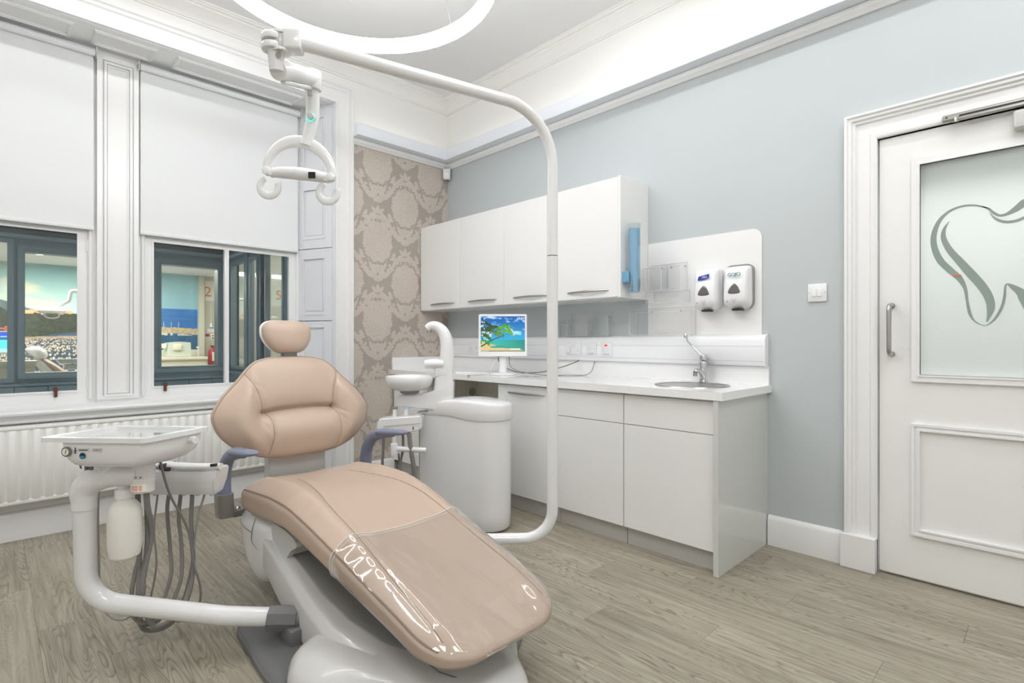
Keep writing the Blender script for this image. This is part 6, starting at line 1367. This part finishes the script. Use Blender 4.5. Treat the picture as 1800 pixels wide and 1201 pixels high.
bm = B(); lathe(bm, [(.0138, 0), (.0165, 0), (.0165, .003), (.0138, .003)], Vector((-2.336, -2.186, 2.040)) - Fv * .0255 + Rv * .004, -Fv, 22); obj('teal_light', bm, M['teal'], ol, label='teal indicator ring')
# arch, bar, handles (head plane faces the viewer, tipped slightly)
hc = Vector((-2.371, -2.150, 1.830)); HU = Rv.copy(); HV = Vector((0, 0, 1)); slope = -.10
HP = lambda a, b, q=0.0: hc + HU * a + Vector((0, 0, b + a * slope)) - Fv * q
arch = [HP(.128 * math.cos(a), .125 * math.sin(a) + .0) for a in np.linspace(PI, 0, 34)]
bm = B(); tube(bm, arch, [.013, .016, .020, .022, .020, .016, .013], 16, flat=(.52, 1.15), up=tuple(-Fv)); obj('arch', bm, M['unit'], ol)
bm = B(); tube(bm, [Vector((-2.349, -2.172, 1.960)), HP(.026, .112)], [.023, .024], 20); obj('arch_socket', bm, M['unit'], ol)
bm = B(); barp = [HP(a, -.004 + .010 * math.cos(a * 11) - .006) for a in np.linspace(-.100, .108, 20)]; tube(bm, barp, [.020, .024, .026, .027, .026, .024, .020], 20, flat=(.9, 1.0), up=(0, 0, 1)); hb = obj('lamp_bar', bm, M['unit'], ol)
bm = B(); box(bm, (-.0135, -.002, -.0125), (.0135, .002, .0125), .001, 1); bmesh.ops.rotate(bm, verts=bm.verts, cent=(0, 0, 0), matrix=Matrix.Rotation(math.atan2(Rv.y, Rv.x), 3, 'Z')); bmesh.ops.translate(bm, verts=bm.verts, vec=HP(.058, -.008, .0265)); obj('sensor_window', bm, M['black'], hb, label='small black square sensor')
for sg in (-1, 1):
    px_ = .124 * sg
    bm = B(); cyl(bm, HP(px_ - .0, -.004, .020), .016, .030, Fv, 20, .003); cyl(bm, HP(px_ - .016 * sg, -.010, .018), .013, .034, Fv, 20, .003); obj('end_pivot', bm, M['unit'], ol)
    a0, dirn = (2.1, 1) ; cx0 = HP(-.118 if sg < 0 else .112, -.062)
    rad = .036; pts = []
    for a in np.linspace(math.radians(118), math.radians(382), 26): pts.append(cx0 + HU * (rad * math.cos(a)) + Vector((0, 0, rad * math.sin(a))))
    bm = B(); tube(bm, pts, [.010, .011, .012, .012, .010], 16, flat=(.55, 1.25), up=tuple(-Fv)); obj('handle', bm, M['unit'], ol)

# ================================================================ CUSPIDOR UNIT (rinse basin cabinet)
E0 = Vector((-.985, -1.690, 0)); e_ = Vector((-.349, .937, 0)); nn_ = Vector((-.937, -.349, 0))
cu = thing('cuspidor_unit', 'white floor-standing rinse unit with basin and water arch, right of the dental chair', 'rinse unit', tuple(E0 + e_ * .2))
UP = lambda a, b, q: E0 + e_ * a + nn_ * b + Vector((0, 0, q))
def dshape(g, L_=.425, w=.135):
    A_ = np.linspace(L_ + g, -.02, 26)
    o_ = [(a, -w - g) for a in A_] + [((-.02 - (w + g) * math.cos(t)), (-(w + g) * math.sin(t))) for t in np.linspace(PI / 2, -PI / 2, 20)][1:-1] + [(a, w + g) for a in A_[::-1]]
    return o_
def slab(bm, loops):
    rings = [[bm.verts.new(UP(a, b, z if not callable(z) else z(a))) for a, b in o_] for o_, z in loops]; n = len(rings[0])
    for p, q in zip(rings, rings[1:]):
        for k in range(n): bm.faces.new((p[k], p[(k + 1) % n], q[(k + 1) % n], q[k]))
    bm.faces.new(rings[0]); bm.faces.new(rings[-1])
bm = B(); slab(bm, [(dshape(-.012), .012), (dshape(-.002), .026), (dshape(0), .10), (dshape(0), .715)]); obj('cabinet', bm, M['unit_grey2'] if 'unit_grey2' in M else M['unit'], cu, angle=50)
bm = B(); plate(bm, dshape(-.025), [], UP, .0015, .015); obj('plinth', bm, M['unit_dark'], cu)
zlow = lambda a: .688 + .022 * float(sst(a, .02, .22)); ztop = lambda a: .800 - .012 * abs(a - .1)
def lidtop(a): return .792 + .020 * math.exp(-((a - .10) / .18) ** 2) - .062 * float(sst(a, .31, .36))
bm = B(); slab(bm, [(dshape(.006), zlow), (dshape(.009), lambda a: zlow(a) + .006), (dshape(.009), lambda a: lidtop(a) - .018), (dshape(.003), lambda a: lidtop(a) - .005), (dshape(-.012), lambda a: lidtop(a)), (dshape(-.05), lambda a: lidtop(a) + .004), (dshape(-.10), lambda a: lidtop(a) + .006)]); obj('lid', bm, M['unit'], cu, angle=60)
bm = B(); tube(bm, [UP(.418, .137, .03), UP(.418, .137, .69)], .0016, 6); obj('panel_gap', bm, M['unit_mid'], cu)
# column
co_ = Vector((-1.235, -1.465, 0))     # foot of the column
cw = closed_spline([(-.055, -.045), (0, -.055), (.055, -.045), (.066, 0), (.055, .045), (0, .055), (-.055, .045), (-.066, 0)], 5)
CP = lambda a, b, q: co_ + Rv * a + Fv * b + Vector((0, 0, q))
co_ = Vector((-1.205, -1.545, 0)) + Fv * .10 - Rv * .02
bm = B(); rings = []
for z, kx, ox in ((.735, 1.15, -.018), (.76, 1.10, -.016), (.82, .98, -.006), (.90, .92, .0), (.985, .86, .004), (1.02, .80, .006)):
    rings.append([bm.verts.new(CP(a * kx + ox, b * .9, z)) for a, b in cw])
n = len(cw)
for p, q in zip(rings, rings[1:]):
    for k in range(n): bm.faces.new((p[k], p[(k + 1) % n], q[(k + 1) % n], q[k]))
bm.faces.new(rings[0]); bm.faces.new(rings[-1]); obj('column', bm, M['unit'], cu, angle=60)
bm = B(); tube(bm, smooth_path([CP(.014, 0, 1.00), CP(.020, 0, 1.09), CP(.018, 0, 1.17), CP(-.004, 0, 1.235), CP(-.045, 0, 1.272), CP(-.085, 0, 1.275), CP(-.108, 0, 1.258)], 8), [.050, .047, .043, .038, .032, .027, .024], 26, flat=(1.0, .95)); sp = obj('water_arch', bm, M['unit'], cu)
bm = B(); cyl(bm, CP(-.094, 0, 1.232), .014, .016, n=18); obj('nozzle', bm, M['steel'], sp)
bm = B(); tube(bm, smooth_path([CP(.0, -.015, 1.030), CP(-.06, -.02, 1.034), CP(-.115, -.02, 1.030)], 5), [.036, .042, .036], 24, flat=(.80, 1.25)); bb = obj('cup_filler', bm, M['unit'], cu)
bm = B(); box(bm, (-.045, -.035, .945), (.045, .035, 1.012), .014, 3); bmesh.ops.rotate(bm, verts=bm.verts, cent=(0, 0, 0), matrix=Matrix.Rotation(math.atan2(Rv.y, Rv.x), 3, 'Z')); bmesh.ops.translate(bm, verts=bm.verts, vec=CP(-.012, -.015, 0)); obj('cup_shelf', bm, M['unit'], cu)
# basin and its bracket
bc_ = CP(-.215, -.03, 0)
bm = B(); lathe(bm, [(.0, .012), (.09, .022), (.128, .055), (.138, .090), (.146, .094), (.150, .088), (.148, .062), (.135, .030), (.105, .008), (.06, 0), (0, 0)], bc_ + Vector((0, 0, .862)), n=48); obj('basin', bm, M['unit'], cu, angle=60, label='round white rinse basin')
bm = B(); lathe(bm, [(0, 0), (.05, 0), (.062, .012), (.062, .022), (0, .022)], bc_ + Vector((0, 0, .842)), n=30); obj('basin_foot', bm, M['unit_mid'], cu)
bm = B(); pr_ = [(.07, .930), (.045, .905), (-.04, .868), (-.13, .842), (-.205, .838), (-.290, .838), (-.296, .775), (-.285, .760), (-.12, .745), (.0, .735), (.06, .735)]
plate(bm, pr_, [], lambda a, b, q: CP(a, q, b), -.060, .030); bmesh.ops.bevel(bm, geom=[e for e in bm.edges if e.calc_face_angle(0) > .5], offset=.008, segments=2, affect='EDGES'); obj('basin_bracket', bm, M['unit'], cu)
# assistant's instrument holder
ha = CP(-.345, -.10, 0); HPp = lambda a, b, q: ha + Rv * a + Fv * b + Vector((0, 0, q))
bm = B(); pr_ = [(-.045, .600), (-.052, .648), (-.046, .690), (-.026, .704), (.225, .722), (.225, .650), (.215, .625), (.120, .604), (.02, .592)]
plate(bm, pr_, [], lambda a, b, q: HPp(a, q, b), -.05, .05); bmesh.ops.bevel(bm, geom=[e for e in bm.edges if e.calc_face_angle(0) > .4], offset=.010, segments=3, affect='EDGES'); obj('instrument_holder', bm, M['unit'], cu)
bm = B(); tube(bm, [HPp(-.005, -.056, .652), HPp(.22, -.056, .672)], .0016, 6); obj('holder_seam', bm, M['unit_mid'], cu)
bm = B(); fg = HPp(.175, -.0515, .640); cyl(bm, fg + Vector((0, 0, .010)), .003, .001, -Fv, 10); tube(bm, [fg + Vector((0, 0, .006)), fg - Vector((0, 0, .010))], .0022, 6); tube(bm, [fg - Rv * .005, fg + Rv * .005], .0014, 6); obj('figure_symbol', bm, M['ink'], cu)
for a, col_ in ((.045, 'steel'), (.115, 'logo_teal')):
    bm = B(); tube(bm, [HPp(a, .02, .69), HPp(a + .004, .02, .755)], .013, 16); hp_ = obj('handpiece', bm, M['plastic'], cu); bm = B(); tube(bm, [HPp(a + .004, .02, .750), HPp(a + .004, .02, .765)], .015, 16); obj('tip', bm, M[col_] if col_ != 'logo_teal' else M['blue_cup'], hp_)
bm = B(); cyl(bm, HPp(.055, -.03, .462), .023, .085, n=22, bev=.003); cyl(bm, HPp(.055, -.03, .545), .014, .055, n=18); tube(bm, [HPp(.060, -.03, .512), HPp(.25, -.02, .500)], .017, 18); obj('support_arm', bm, M['unit'], cu)
for pts, r in (([HPp(-.02, 0, .60), HPp(-.022, 0, .50), HPp(-.026, .0, .42), HPp(-.02, .0, .35)], .009), ([HPp(.10, .01, .60), HPp(.10, .01, .50), HPp(.085, .0, .40), HPp(.105, .0, .30)], .008), ([HPp(.145, -.03, .62), HPp(.155, -.03, .52), HPp(.172, -.02, .40), HPp(.18, -.01, .28)], .014), ([HPp(.07, .02, .47), HPp(.078, .02, .40), HPp(.10, .02, .30)], .006)):
    bm = B(); tube(bm, smooth_path(pts), r, 10); obj('hose', bm, M['hose'], cu)
